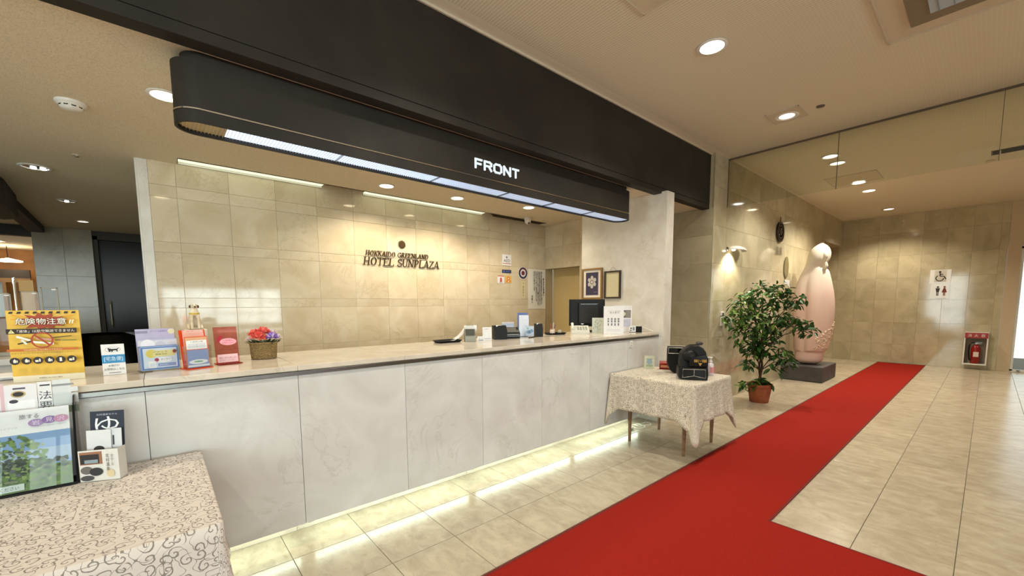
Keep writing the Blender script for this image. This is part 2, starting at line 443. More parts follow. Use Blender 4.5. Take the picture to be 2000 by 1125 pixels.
# floor slab with recessed grout, tiles on it
fl = struct(MB().box(-8, 16, -6, 15, -0.12, -0.003).build('floor', M_GROUT))
def tile_mesh(name, a, b, t, m, bev=0.0012):
    q = MB(); q.cbox(0, a, 0, b, -t, 0, bev); me_o = q.build(name, m); me = me_o.data
    bpy.data.objects.remove(me_o); return me
T = 0.4; G = 0.003
tile_me = tile_mesh('tile', T - G, T - G, 0.012, M_FLOOR)
carpet_y0, carpet_y1, cross_x1 = 0.825, 1.612, 2.886
n_tiles = 0
for j in range(-3, 7):
    y0 = 0.0275 + T * j; y1 = min(y0 + T, 2.735 if True else y0 + T)
    if y0 > 2.7: continue
    for i in range(-1, 32):
        x0 = 0.08 + T * i; x1 = min(x0 + T, XF)
        # hidden wholly below the runner, the near cloth table or out of the frame
        if y0 >= carpet_y0 - 0.01 and y1 <= carpet_y1 + 0.02: continue
        if j < 2 and x1 < cross_x1: continue
        if j == -3 and x0 < 9: continue
        if j == -2 and x0 < 5.5: continue
        if j == -1 and x0 < 2.8: continue
        if j == 6 and x0 > 5.5: continue
        o = bpy.data.objects.new('tile', tile_me); C.objects.link(o); o.parent = fl
        o.location = (x0 + G / 2, y0 + G / 2, 0)
        o.scale = ((x1 - x0 - G) / (T - G), (y1 - y0 - G) / (T - G), 1); n_tiles += 1
# the rest of the paving, outside the frame or far off: joined
q = MB()
for j in range(-15, 38):
    y0 = 0.0275 + T * j
    for i in range(-20, 40):
        x0 = 0.08 + T * i
        inside = (-3 <= j < 7 and -1 <= i < 32) and not (j == -3 and x0 < 9) and not (j == -2 and x0 < 5.5) and not (j == -1 and x0 < 2.8) and not (j < 2 and x0 + T < cross_x1) and not (j == 6 and x0 > 5.5)
        if inside: continue
        if i > 31 and j > -3: continue
        q.cbox(x0 + G / 2, x0 + T - G / 2, y0 + G / 2, y0 + T - G / 2, -0.012, 0 - (0.0 if not (j == 6 and i >= -1) else 0.0), 0.0012)
q.build('paving', M_FLOOR, fl, kind='stuff')

def wall_pieces(parent, mesh_cache, origin, ux, uz_list, cols, m, depth=0.012, name='marble_panel', skip=None, normal=-1):
    """panels on a vertical wall: origin (x,y), ux unit vector along the wall, cols = joints along it, uz_list = joints up it"""
    ang = math.atan2(ux[1], ux[0])
    for r in range(len(uz_list) - 1):
        for c_ in range(len(cols) - 1):
            a0, a1, z0, z1 = cols[c_], cols[c_ + 1], uz_list[r], uz_list[r + 1]
            if skip and skip(a0, a1, z0, z1): continue
            key = (round(a1 - a0, 3), round(z1 - z0, 3), m.name)
            if key not in mesh_cache:
                q = MB(); g = 0.0013
                # front face towards local -Y
                vs = []; b_ = 0.0014
                for (d, y) in ((0, 0.0), (0, -depth + b_), (b_, -depth)):
                    vs += [(g / 2 + d, y, g / 2 + d), (key[0] - g / 2 - d, y, g / 2 + d), (key[0] - g / 2 - d, y, key[1] - g / 2 - d), (g / 2 + d, y, key[1] - g / 2 - d)]
                fs = [(8, 9, 10, 11), (3, 2, 1, 0)]
                for rr_ in range(2):
                    for i in range(4): fs.append((rr_ * 4 + i, rr_ * 4 + (i + 1) % 4, rr_ * 4 + 4 + (i + 1) % 4, rr_ * 4 + 4 + i))
                q.add(vs, fs); ob = q.build(name, m); mesh_cache[key] = ob.data; bpy.data.objects.remove(ob)
            o = bpy.data.objects.new(name, mesh_cache[key]); C.objects.link(o); o.parent = parent
            o.location = (origin[0] + ux[0] * a0, origin[1] + ux[1] * a0, z0)
            o.rotation_euler = (0, 0, ang)
WC = {}
def span(a, b, step, first=None):
    out = [a]; x = first if first is not None else a + step
    while x < b - 0.06: out.append(x); x += step
    out.append(b); return out

# back wall behind the desk (faces -Y)
wb = struct(MB().box(-0.055, 5.05, 4.812, 5.0, 0, 2.82).build('wall_back', M_JOINT))
zrows = [0.50, 0.88, 0.98, 1.386, 1.476, 1.88, 1.972, 2.36, 2.462, 2.82]
wall_pieces(wb, WC, (0, 4.812), (1, 0), zrows, span(0.015, 4.87, 0.39, 0.20), M_WALL)
wall_pieces(wb, WC, (0, 4.812), (1, 0), [0.5, 1.386, 2.66], [-0.055, 0.015], M_STUB)
wall_pieces(wb, WC, (-0.055, 5.0), (0, -1), [0.0, 0.9, 1.8, 2.66], [0.0, 0.19], M_STUB)
# side wall right of it (faces -X), with a passage opening
ws = struct(MB().box(4.882, 5.0, 4.08, 4.81, 1.97, 2.66).box(4.882, 5.0, 3.4, 4.08, 0, 2.66).build('wall_side', M_JOINT))
wall_pieces(ws, WC, (4.882, 4.81), (0, -1), [1.97, 2.31, 2.66], [0, 0.39, 0.73], M_WALL)
wall_pieces(ws, WC, (4.882, 4.81), (0, -1), [0.9, 1.476, 1.97, 2.31, 2.66], [0.73, 1.07, 1.41], M_WALL)
struct(MB().box(5.08, 5.2, 3.4, 4.81, 0, 2.66).build('wall_passage', mat('passage_paint', '#CDB682', 0.7)))
# white stub wall that the desk runs into (face -X, cap -Y)
wst = struct(MB().box(4.422, 4.57, 2.448, 3.655, 0, 2.66).build('wall_stub', M_JOINT))
wall_pieces(wst, WC, (4.422, 3.655), (0, -1), [0, 1.066, 2.66], [0, 1.207], M_STUB)
wall_pieces(wst, WC, (4.41, 2.448), (1, 0), [0, 0.9, 1.8, 2.66], [0, 0.16], M_STUB)
# block with the lobby wall (faces -Y) and its end in the passage (faces -X)
wl = struct(MB().box(5.632, 11.11, 2.452, 5.6, 0, 3.36).box(11.11, XF + .1, 2.452, 2.65, 2.74, 3.36).build('wall_lobby', M_JOINT))
wall_pieces(wl, WC, (5.62, 2.452), (1, 0), [0, 0.43, 0.93, 1.43, 1.93, 2.43, 2.93, 3.345], [0, 0.055] + span(0.4, 5.49, 0.6, 1.0), M_WALL2)
wall_pieces(wl, WC, (5.62, 2.452), (1, 0), [2.74, 3.345], span(5.49, XF - 5.62, 0.55), M_WALL2)
wall_pieces(wl, WC, (5.632, 4.2), (0, -1), [0, 0.43, 0.93, 1.43, 1.93, 2.30, 2.66], [0, 0.5, 1.1, 1.745], M_WALL2)
# passage beyond the far end
struct(MB().box(11.0, XF + .1, 2.65, 6.0, 2.75, 2.85).build('ceiling_passage', M_CEIL2))
struct(MB().box(10.9, XF + .1, 6.0, 6.1, 0, 2.85).build('wall_passage_end', M_WALL2))
# far wall (faces -X)
wf = struct(MB().box(XF + 0.012, XF + 0.15, -0.17, 6.0, 0, 3.36).box(XF + .012, XF + .15, -6, -0.17, 2.48, 3.36).build('wall_far', M_JOINT))
wall_pieces(wf, WC, (XF + 0.012, 2.8), (0, -1), [0, 0.43, 0.93, 1.44, 1.94, 2.43, 2.94, 3.345], span(0, 2.97, 0.366, 0.30), M_WALL2)
# right of it: plain jamb and a tall glass door
jb = struct(MB().box(XF, XF + .12, -0.345, -0.172, 0, 2.48).box(XF, XF + .012, -6, -0.172, 2.48, 3.345).build('trim_1', mat('jamb_beige', '#C8B698', 0.5)))
d1 = struct(MB().box(XF + .02, XF + .06, -0.385, -0.345, 0.02, 2.46).box(XF + .02, XF + .06, -1.3, -1.26, 0.02, 2.46).box(XF + .02, XF + .06, -1.3, -0.345, 0.0, 0.05).box(XF + .02, XF + .06, -1.3, -0.345, 2.42, 2.47).build('door_1', mat('door_frame_white', '#E8E6E0', 0.35)))
MB().box(XF + .03, XF + .038, -1.26, -0.385, 0.05, 2.42).build('pane', M_GLASS, d1)
MB().box(XF - .02, XF + .02, -0.47, -0.44, 0.02, 0.05).build('door_closer', M_STEEL, d1)
struct(MB().box(XF, XF + .12, -6, -1.3, 0, 2.48).build('trim_2', MATS['jamb_beige']))

# ceilings
ceil = struct(MB().box(-8, XF + .2, -6, 2.50, ZC, ZC + .1).box(-8, XF + .2, 2.50, 2.7, ZC + 0.001, ZC + .1).build('ceiling', M_CEIL))
XS0, XS1 = 0.215, 4.72
struct(MB().box(-8, 5.63, 2.60, 4.62, ZB, ZB + .1).box(-8, XS0, 4.62, 15, ZB, ZB + .1).box(XS1, 5.63, 4.62, 4.8, ZB, ZB + .1)
       .box(XS0, XS1, 4.62, 4.80, ZB + 0.13, ZB + .16).box(XS0, XS1, 4.60, 4.62, ZB, ZB + .16).box(XS0 - .02, XS0, 4.62, 4.8, ZB + .05, ZB + .16).build('ceiling_low', M_CEIL2))
# beam across the front of the desk
beam = struct(MB().box(-8, 5.62, 2.505, 2.60, 2.700, 3.345).box(-8, 5.62, 2.512, 2.60, 2.694, 2.700).box(-8, 5.62, 2.505, 2.60, 2.640, 2.694).build('beam', M_DARK))
struct(MB().box(-8, 5.64, 2.492, 2.505, 3.328, 3.345).build('trim_3', M_TRIM))
# room sides out of the frame
struct(MB().box(-8.1, -8, -6, 0.8, 0, 3.4).box(-8.1, -8, 2.4, 15, 0, 3.4).box(-8.1, -8, .8, 2.4, 2.9, 3.4).build('wall_left', M_WALL2))
q = MB()
for y in (.8, 1.58, 2.36): q.box(-8.06, -8.0, y, y + .04, 0, 2.9)
for z in (0, 1.0, 2.1, 2.86): q.box(-8.055, -8.005, .8, 2.4, z, z + .04)
d3 = struct(q.build('door_3', mat('door_frame_grey', '#A8AAA8', .4)))
MB().box(-8.035, -8.03, .8, 2.4, 0, 2.9).build('pane', M_GLASS, d3)
ld = bpy.data.lights.new('daylight', 'AREA'); ld.shape = 'RECTANGLE'; ld.size = 2.9; ld.size_y = 1.6; ld.energy = WINDOW_W * 10 * 4.6 * PI; ld.color = COOL
lo = bpy.data.objects.new('daylight', ld); C.objects.link(lo); lo.location = (-8.3, 1.6, 1.45); lo.rotation_euler = (0, -PI / 2, 0)
wfr = MB()
wins = []
wins += [(-7.8, -6.0, .35, 3.05, 10.), (-5.8, -4.0, .35, 3.05, 10.), (-3.8, -2.0, .35, 3.05, 10.), (-1.8, -0.05, .35, 3.05, 10.), (0.1, 3.1, .83, 1.95, 11.)]  # four tall windows added unseen to bring in daylight; the last follows its reflection
xs = -8
for (a, b, z0, z1, _) in wins:
    wfr.box(xs, a, -5.6, -5.5, 0, 3.4); wfr.box(a, b, -5.6, -5.5, 0, z0); wfr.box(a, b, -5.6, -5.5, z1, 3.4); xs = b
wfr.box(xs, XF + .2, -5.6, -5.5, 0, 3.4)
struct(wfr.build('wall_front', mat('paint_beige', '#C2B49A', 0.6)))
for k, (a, b, z0, z1, glow) in enumerate(wins):
    fr = MB()
    for x in [a + (b - a - .04) * i / 5 for i in range(6)]: fr.box(x, x + .04, -5.56, -5.50, z0, z1)
    for z in (z0, z0 + (z1 - z0) * .30, z0 + (z1 - z0) * .62, z1 - .04): fr.box(a, b, -5.555, -5.505, z, z + .04)
    wo = struct(fr.build('window_%d' % (k + 1), mat('window_frame', '#C8CAC8', 0.4)))
    MB().box(a, b, -5.535, -5.530, z0, z1).build('pane', M_GLASS, wo)
    ld = bpy.data.lights.new('daylight', 'AREA'); ld.shape = 'RECTANGLE'; ld.size = b - a; ld.size_y = z1 - z0
    ld.energy = WINDOW_W * glow * (b - a) * (z1 - z0) * PI; ld.color = COOL
    lo = bpy.data.objects.new('daylight', ld); C.objects.link(lo); lo.location = ((a + b) / 2, -5.75, (z0 + z1) / 2); lo.rotation_euler = (PI / 2, 0, 0)
# entrance side, left end: glazed doors
# far left depth of the lounge
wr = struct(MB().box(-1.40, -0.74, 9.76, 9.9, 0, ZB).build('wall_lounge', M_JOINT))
wall_pieces(wr, WC, (0, 9.76), (1, 0), [0, 0.5, 1.0, 1.4, 1.9, 2.66], [-1.40, -1.07, -0.74], marble('marble_lounge', '#857A62', '#9A8E76', '#6A5E48', .2, .9, .25, .08))  # marble darkened in its colour to stand in for the dim lounge
d2 = struct(MB().box(-0.74, -0.68, 9.80, 9.95, 0, 2.58).box(-0.74, 0.6, 9.80, 9.95, 2.52, 2.66).build('door_2', mat('door_frame_dark', '#3A342A', 0.5, spec=.2)))
MB().box(-0.68, 0.6, 9.93, 9.97, 0, 2.52).build('door_leaf', mat('door_leaf_dark', '#1C1712', 0.2, spec=.15), d2)
MB().tube([(-0.60, 9.86, 1.05), (-0.60, 9.84, 1.1), (-0.60, 9.84, 1.45), (-0.60, 9.86, 1.5)], 0.012).build('handle', M_CHROME, d2)
struct(MB().box(-7.9, 0.8, 14.0, 14.1, 0, 3.6).build('wall_dining', M_WARMWOOD))
struct(MB().box(-0.05, 0.05, 5.0, 9.8, 0, ZB).build('wall_corridor', M_WALL2))
# low fascia where the dining room opens
struct(MB().box(-7.9, -1.40, 9.76, 9.9, 2.50, 2.66).build('trim_4', M_DARK))

# ================================================================== CEILING FITTINGS
def spot(parent, power, col, size=2.3, blend=0.6, loc=(0, 0, -0.03), rot=None, rad=0.05):
    ld = bpy.data.lights.new('bulb', 'SPOT'); ld.energy = power; ld.color = col; ld.spot_size = size; ld.spot_blend = blend; ld.shadow_soft_size = rad
    lo = bpy.data.objects.new('bulb', ld); C.objects.link(lo); lo.parent = parent; lo.location = loc
    if rot: lo.rotation_euler = rot
    return lo
def downlight(x, y, z, label, glow, power, col, r=0.075, group=None, size=2.3, ring=None):
    t = thing('downlight', label, 'ceiling light', (x, y, z), 0, group)
    q = MB()
    q.lathe([(r * 1.0, -0.001), (r * 1.25, -0.002), (r * 1.28, -0.006), (r * 1.22, -0.010), (r * 1.0, -0.010), (r * 0.98, -0.002)], n=28)
    q.f = q.f[:-2]; q.m = q.m[:-2]
    q.build('rim', ring or M_WHITE, t, smooth=True)
    MB().lathe([(r * 0.97, -0.0025), (r * 0.8, -0.006), (r * 0.3, -0.010)], n=24).build('lamp', glow, t, smooth=True)
    if power: spot(t, power, col, size)
    return t
G1 = 'round downlights in the lobby ceiling'
downlight(3.326, 1.506, ZC - .001, 'bright round ceiling downlight nearest above the red carpet, in front of the glass', M_LAMP, SPOT_W['lobby'], NEUT, 0.085, G1)
downlight(5.118, 1.512, ZC - .001, 'round ceiling downlight just in front of the hanging glass screen', M_LAMPD, SPOT_W['lobby'] * .6, NEUT, 0.085, G1)
downlight(6.95, 1.517, ZC - .001, 'first ceiling downlight seen through the hanging glass, unlit looking and oval', M_LAMPD, SPOT_W['lobby_far'], NEUT, 0.085, G1)
downlight(7.354, 1.519, ZC - .001, 'second ceiling downlight seen through the hanging glass, close behind the first', M_LAMPD, 0, NEUT, 0.085, G1)
downlight(8.795, 1.522, ZC - .001, 'white bright downlight behind the glass, set over the square ceiling panel', M_LAMP, SPOT_W['lobby_far'], NEUT, 0.085, G1)
downlight(9.572, 1.508, ZC - .001, 'warm bright downlight behind the glass, past the square ceiling panel', M_LAMPW, SPOT_W['lobby_far'], WARM, 0.085, G1)
downlight(11.774, 1.51, ZC - .001, 'farthest lobby ceiling downlight, next to the far marble wall', M_LAMPD, SPOT_W['lobby_far'], WARM, 0.085, G1)
# unseen downlights added outside the frame to light the room
for (x, y) in ((1.5, 1.5), (-1.2, 1.5), (-4.2, 1.5), (1.5, -2.2), (4.5, -2.2), (-2.0, -2.2), (8.0, -2.2), (11.0, -2.2)):
    downlight(x, y, ZC - .001, 'added unseen round lobby downlight over the open floor', M_LAMPD, SPOT_W['lobby'] * .8, NEUT, 0.085, 'added unseen downlights over the open floor')
G2 = 'downlights in the low ceiling around the desk'
downlight(0.119, 3.299, ZB - .001, 'glowing warm downlight beside the left round end of the black light box', M_LAMPW, SPOT_W['back_hot'], WARM, 0.07, G2)
downlight(1.92, 4.241, ZB - .001, 'downlight over the desk, the nearer of two before the back wall', M_LAMPW, SPOT_W['back'], WARM, 0.07, G2, 2.6)
downlight(2.772, 4.191, ZB - .001, 'downlight over the desk, the farther of two before the back wall', M_LAMPW, SPOT_W['back'], WARM, 0.07, G2, 2.6)
downlight(3.75, 4.0, ZB - .001, 'downlight over the desk hidden above the right end of the light box', M_LAMPW, SPOT_W['back'] * .7, WARM, 0.07, G2, 2.6)
t = downlight(-0.747, 5.676, ZB - .001, 'dim twin downlight with two small bulbs in the low ceiling at left', M_STEEL, SPOT_W['dim'] * 3, WARM, 0.085, G2)
for s in (-1, 1): MB().lathe([(0.02, -0.02), (0.02, -0.012)], c=(0.02 + 0.03 * s, 0, 0)).build('bulb_glass', M_LAMP, t)
t = downlight(-0.726, 7.207, ZB - .001, 'dark small downlight above the marble lounge wall', mat('lamp_off', '#3A3228', 0.3), SPOT_W['dim'] * 3, WARM, 0.07, G2)
MB().lathe([(0.018, -0.02), (0.018, -0.012)]).build('bulb_glass', M_LAMP, t)
downlight(-0.742, 8.798, ZB - .001, 'farthest faint downlight just before the dark doorway', M_LAMPD, SPOT_W['dim'] * 2, WARM, 0.06, G2)
downlight(-2.3, 12.3, ZB - .001, 'warm bright light in the dining room ceiling, upper one', M_LAMPW, 60, WARM, 0.16)
for (x0_, x1_, z0_, z1_, m_, nm) in ((-2.9, -2.02, 2.02, 2.20, mat('valance_dark', '#2A1C10', .5), 'valance'), (-2.9, -2.02, 1.93, 2.02, mat('shelf_wood', '#7A5A34', .5), 'rail')):
    MB().box(x0_, x1_, 13.5, 13.6, z0_, z1_).build(nm, m_, bpy.data.objects['wall_dining'])
for x in (-2.9, -2.42, -2.06): MB().box(x, x + .05, 13.5, 13.6, 0, 1.93).build('post', MATS['shelf_wood'], bpy.data.objects['wall_dining'])
MB().box(-2.85, -2.42, 13.56, 13.6, 1.2, 1.93).build('pane', mat('blue_pane', '#8C9AA0', .3), bpy.data.objects['wall_dining'])
t = thing('pendant_lamp', 'wide glowing round lamp low in the dining room', 'lamp', (-2.25, 13.2, 2.36))
MB().lathe([(0.02, 0.05), (0.20, 0.0), (0.20, -0.02), (0.05, -0.03)], n=20).build('shade', M_LAMPW, t, smooth=True)
MB().tube([(0, 0, 0.05), (0, 0, 0.3)], 0.006).build('cord', M_BLACK, t)

t = thing('smoke_detector', 'white round smoke detector with dark slots on the low ceiling', 'smoke detector', (-0.321, 3.79, ZB))
MB().lathe([(0.072, 0), (0.072, -0.014), (0.058, -0.022), (0.052, -0.038), (0.03, -0.048), (0.004, -0.05)], n=28).build('housing', M_WHITE, t, smooth=True)
q = MB()
for i in range(10):
    a = 2 * PI * i / 10; q.add([(0.0565 * math.cos(a + d), 0.0565 * math.sin(a + d), z) for d, z in ((-.18, -.026), (.18, -.026), (.18, -.034), (-.18, -.034))], [(0, 1, 2, 3)])
q.build('slots', M_BLACK, t)
t = thing('sprinkler', 'tiny metal sprinkler head in the low ceiling near the marble wall', 'sprinkler', (-0.422, 5.043, ZB))
MB().lathe([(0.03, 0), (0.028, -0.004), (0.010, -0.006), (0.008, -0.012)], n=16).build('rosette', M_TRIM, t, smooth=True)
MB().lathe([(0.012, -0.015), (0.012, -0.012)], n=12).build('deflector', M_STEEL, t)
t = thing('ceiling_sensor', 'small dark sensor in the lobby ceiling before the glass', 'sensor', (5.131, 1.226, ZC))
MB().lathe([(0.036, 0), (0.034, -0.008), (0.02, -0.012)], n=16).build('disc', mat('sensor_dark', '#4A4036', 0.4), t, smooth=True)
t = thing('ceiling_sensor', 'small pale sensor in the ceiling behind the glass, near the dark vent', 'sensor', (8.9, 0.12, ZC))
MB().lathe([(0.05, 0), (0.048, -0.01), (0.02, -0.016)], n=16).build('disc', M_TRIM, t, smooth=True)
t = thing('security_camera', 'white dome camera on the ceiling in front of the back wall', 'camera', (4.2, 4.50, ZB))
MB().lathe([(0.055, 0), (0.055, -0.02), (0.05, -0.03)], n=20).build('mount', M_WHITE, t, smooth=True)
MB().lathe([(0.048, -0.03), (0.046, -0.055), (0.032, -0.08), (0.01, -0.09)], n=20).build('dome', M_WHITE, t, smooth=True)
MB().lathe([(0.016, -0.095), (0.016, -0.06)], c=(-.005, -.022, 0.008), n=12).build('lens', M_BLACKG, t)

# cove lights in the slot along the back wall
for (a, b, lb) in ((XS0 + .01, 1.43, 'long greenish cove light above the back wall, the nearer strip'), (1.88, 3.58, 'long greenish cove light above the back wall, the farther strip')):
    t = thing('cove_light', lb, 'light strip', ((a + b) / 2, 4.71, ZB), 0, 'cove lights above the back wall')
    MB().box(a, b, 4.635, 4.785, ZB + 0.022, ZB + 0.028).build('diffuser', M_COVE, t, False)
    MB().box(a, b, 4.622, 4.635, ZB + 0.002, ZB + 0.03).box(a, b, 4.785, 4.797, ZB + 0.002, ZB + 0.03).box(a, b, 4.622, 4.797, ZB + .03, ZB + .06).build('tray', M_WHITE, t, False)
t = thing('air_vent', 'dark narrow air slot at the right end of the back ceiling', 'vent', (4.2, 4.71, ZB))
q = MB().box(3.75, 4.70, 4.63, 4.79, ZB + 0.03, ZB + 0.04); q.build('backing', mat('vent_dark', '#4E432E', 0.7), t, False)
for k in range(4): MB().box(3.75, 4.70, 4.65 + k * .035, 4.656 + k * .035, ZB + 0.004, ZB + 0.03).build('slat', MATS['vent_dark'], t, False)

# lobby ceiling panels and units
def hatch(x0, x1, y0, y1, label, z=ZC):
    t = thing('access_panel', label, 'ceiling panel', ((x0 + x1) / 2, (y0 + y1) / 2, z))
    MB().box(x0 + .008, x1 - .008, y0 + .008, y1 - .008, z - .006, z + .002).build('panel', mat('hatch_paint', '#CDBFA6', 0.8), t, False)
    q = MB()
    for (a, b, c_, d) in ((x0, x1, y0, y0 + .008), (x0, x1, y1 - .008, y1), (x0, x0 + .008, y0, y1), (x1 - .008, x1, y0, y1)): q.box(a, b, c_, d, z - .010, z + .002)
    q.build('frame', M_TRIM, t, False); return t
hatch(2.02, 2.62, 1.15, 1.655, 'square flush access panel in the perforated ceiling, cut by the top edge')
hatch(8.16, 8.79, 1.22, 1.85, 'square pale ceiling panel behind the glass with a bright lamp at its corner')
hatch(4.93, 5.26, 1.36, 1.66, 'small square plate around the downlight before the glass')
# air-conditioning cassette
t = thing('air_conditioner', 'ceiling air conditioner with pale blue grille, top right above the carpet', 'air conditioner', (3.85, 0.2, ZC))
x1, y1 = 4.317, 0.629
MB().box(x1 - 1.1, x1, y1 - 1.1, y1, ZC - .008, ZC + .001).build('surround', MATS['hatch_paint'], t, False)
q = MB()
for (a, b, c_, d) in ((x1 - 1.1, x1, y1 - .012, y1), (x1 - .012, x1, y1 - 1.1, y1)): q.box(a, b, c_, d, ZC - .014, ZC)
q.build('edge', M_TRIM, t, False)
MB().box(3.30, 4.16, -0.38, 0.49, ZC - .022, ZC - .008).build('panel', mat('ac_panel', '#7E705A', 0.6), t, False)
MB().box(3.42, 4.04, -0.26, 0.385, ZC - .030, ZC - .020).build('intake_grille', mat('ac_blue', '#A8BCC8', 0.4), t, False)
for k in range(9): MB().box(3.42, 4.04, -0.22 + k * .07, -0.212 + k * .07, ZC - .034, ZC - .029).build('slat', mat('ac_slat', '#7C8C96', 0.4), t, False)
t = thing('air_vent', 'long dark ceiling vent behind the glass, at the right edge', 'vent', (8.45, -0.3, ZC))
MB().box(8.35, 8.60, -0.9, 0.115, ZC - .004, ZC + .001).build('frame', mat('vent_frame', '#6A5C46', 0.6), t, False)
MB().box(8.375, 8.575, -0.88, 0.10, ZC - .006, ZC - .003).build('opening', M_BLACK, t, False)
for k in range(4): MB().box(8.40 + k * .045, 8.41 + k * .045, -0.88, 0.10, ZC - .012, ZC - .005).build('slat', MATS['sensor_dark'], t, False)
MB().box(8.375, 8.575, 0.03, 0.04, ZC - .013, ZC - .004).build('divider', M_TRIM, t, False)

# hanging glass smoke screen
t = thing('glass_screen', 'hanging clear glass smoke screen across the lobby ceiling', 'glass screen', (6.02, 0, ZC))
ys = [2.445, 1.245, 0.032, -1.17, -2.37, -3.57, -4.77]
for k in range(6): MB().box(6.016, 6.024, ys[k + 1] + .002, ys[k] - .002, 2.70, ZC - .002).build('glass_panel', M_GLASS, t, False)
MB().box(6.008, 6.032, -4.77, 2.445, ZC - .018, ZC).build('top_channel', mat('channel', '#5A4E3C', 0.5), t, False)
for k in range(1, 6): MB().box(6.013, 6.027, ys[k] - .002, ys[k] + .002, 2.70, ZC - .018).build('joint', MATS['channel'], t, False)
MB().box(6.012, 6.028, 2.437, 2.447, 2.70, ZC - .018).build('end_channel', MATS['channel'], t, False)

# ================================================================== LIGHT BOX WITH SIGN
def capsule(x0, x1, yc, r, n=18, off=0.0):
    pts = []
    for i in range(n + 1):
        a = -PI / 2 + PI * i / n; pts.append((x1 + (r + off) * math.cos(a), yc + (r + off) * math.sin(a)))
    for i in range(n + 1):
        a = PI / 2 + PI * i / n; pts.append((x0 + (r + off) * math.cos(a), yc + (r + off) * math.sin(a)))
    return pts
def ring_prism(q, outer, inner, z0, z1, m=None):
    n = len(outer)
    vs = [(x, y, z0) for x, y in outer] + [(x, y, z0) for x, y in inner] + [(x, y, z1) for x, y in outer] + [(x, y, z1) for x, y in inner]
    fs = []
    for i in range(n):
        j = (i + 1) % n
        fs += [(i, j, n + j, n + i), (2 * n + i, 3 * n + i, 3 * n + j, 2 * n + j), (i, 2 * n + i, 2 * n + j, j), (n + i, n + j, 3 * n + j, 3 * n + i)]
    q.add(vs, fs, m)
XA, XB_, YC, R = 0.232, 3.935, 2.737, 0.105
t = thing('light_box', 'long black round-ended light box with white letters over the desk', 'light box', (2.1, YC, 2.31))
q = MB(); ring_prism(q, capsule(XA, XB_, YC, R), capsule(XA, XB_, YC, R, off=-.008), 2.383, 2.615)
q.prism(capsule(XA, XB_, YC, R - .004), 2.345, 2.615, axis='z'); q.build('body', M_DARK, t, False, smooth=True)
q = MB(); q.prism(capsule(XA + .02, XB_ - .02, YC, R - .02), 2.60, 2.66, axis='z'); q.build('neck', M_DARK, t, False, smooth=True)
q = MB(); ring_prism(q, capsule(XA, XB_, YC, R, off=.004), capsule(XA, XB_, YC, R, off=-.006), 2.374, 2.381); q.build('chrome_trim', M_CHROME, t, False, smooth=True)
q = MB(); ring_prism(q, capsule(XA, XB_, YC, R, off=.001), capsule(XA, XB_, YC, R, off=-.012), 2.314, 2.373); q.build('rim', M_DARK, t, False, smooth=True)
XL = 0.345
q = MB(); q.box(XL, XB_, YC - R + .014, YC + R - .014, 2.334, 2.338)
q.prism([(XB_ + (R - .014) * math.cos(a), YC + (R - .014) * math.sin(a)) for a in [-PI / 2 + PI * i / 12 for i in range(13)]], 2.334, 2.338, axis='z')
q.build('diffuser', M_CANOPY, t, False)
q = MB(); q.prism([(XL, YC - R + .014), (XL, YC + R - .014)] + [(XA + (R - .014) * math.cos(a), YC + (R - .014) * math.sin(a)) for a in [PI / 2 + PI * i / 12 for i in range(13)]], 2.334, 2.338, axis='z')
q.build('unlit_panel', mat('louvre_cream', '#C8B684', 0.4), t, False, label='cream ribbed unlit end panel')
q = MB(); x = 0.16
while x < 4.02:
    h = R - .014
    if x < XA: h = math.sqrt(max(h * h - (XA - x) ** 2, 0))
    if x > XB_: h = math.sqrt(max(h * h - (x - XB_) ** 2, 0))
    if h > 0.01: q.box(x - .0006, x + .0006, YC - h, YC + h, 2.327, 2.334)
    x += 0.016
q.build('louvre', mat('louvre_white', '#D6D8DC', 0.35), t, False, kind='stuff')
for x in (0.93, 1.62, 2.28, 2.83, 3.4): MB().box(x - .002, x + .002, YC - R + .014, YC + R - .014, 2.320, 2.3335).build('diffuser_joint', M_STEEL, t, False)
# FRONT letters
vs, fs, a, b, c_, d = text_geo('FRONT')
import bmesh
lx0, lx1, lz0, lz1 = 1.903, 2.352, 2.437, 2.512
px_ = lx0
lw = {'F': 0.070, 'R': 0.078, 'O': 0.084, 'N': 0.078, 'T': 0.072}
gap = ((lx1 - lx0) - sum(lw.values())) / 4
def glyph_strokes(ch):
    return {'F': [[(0, 0), (0, 1), (1, 1)], [(0, .5), (.85, .5)]],
            'R': [[(0, 0), (0, 1), (.75, 1), (1, .86), (1, .62), (.78, .48), (0, .48)], [(.62, .48), (1, 0)]],
            'O': [[(.22, 0), (0, .2), (0, .8), (.22, 1), (.78, 1), (1, .8), (1, .2), (.78, 0), (.22, 0)]],
            'N': [[(0, 0), (0, 1), (1, 0), (1, 1)]],
            'T': [[(0, 1), (1, 1)], [(.5, 1), (.5, 0)]]}[ch]
def stroke(q, pts, wd, y0, y1):
    for i in range(len(pts) - 1):
        p0, p1 = Vector(pts[i]), Vector(pts[i + 1]); dd = (p1 - p0).normalized(); e = dd * wd * 0.5; nn = Vector((-dd.y, dd.x)) * wd * 0.5
        a_, b_ = p0 - e, p1 + e
        q.prism([tuple(a_ - nn), tuple(b_ - nn), tuple(b_ + nn), tuple(a_ + nn)], y0 - 0.0001 * i, y1)
for ch in 'FRONT':
    q = MB(); wd = 0.0135
    for st in glyph_strokes(ch):
        stroke(q, [(px_ + wd / 2 + p[0] * (lw[ch] - wd), lz0 + wd / 2 + p[1] * (lz1 - lz0 - wd)) for p in st], wd, 2.622, 2.633)
    q.build('letter', M_LETTER, t, False)
    px_ += lw[ch] + gap

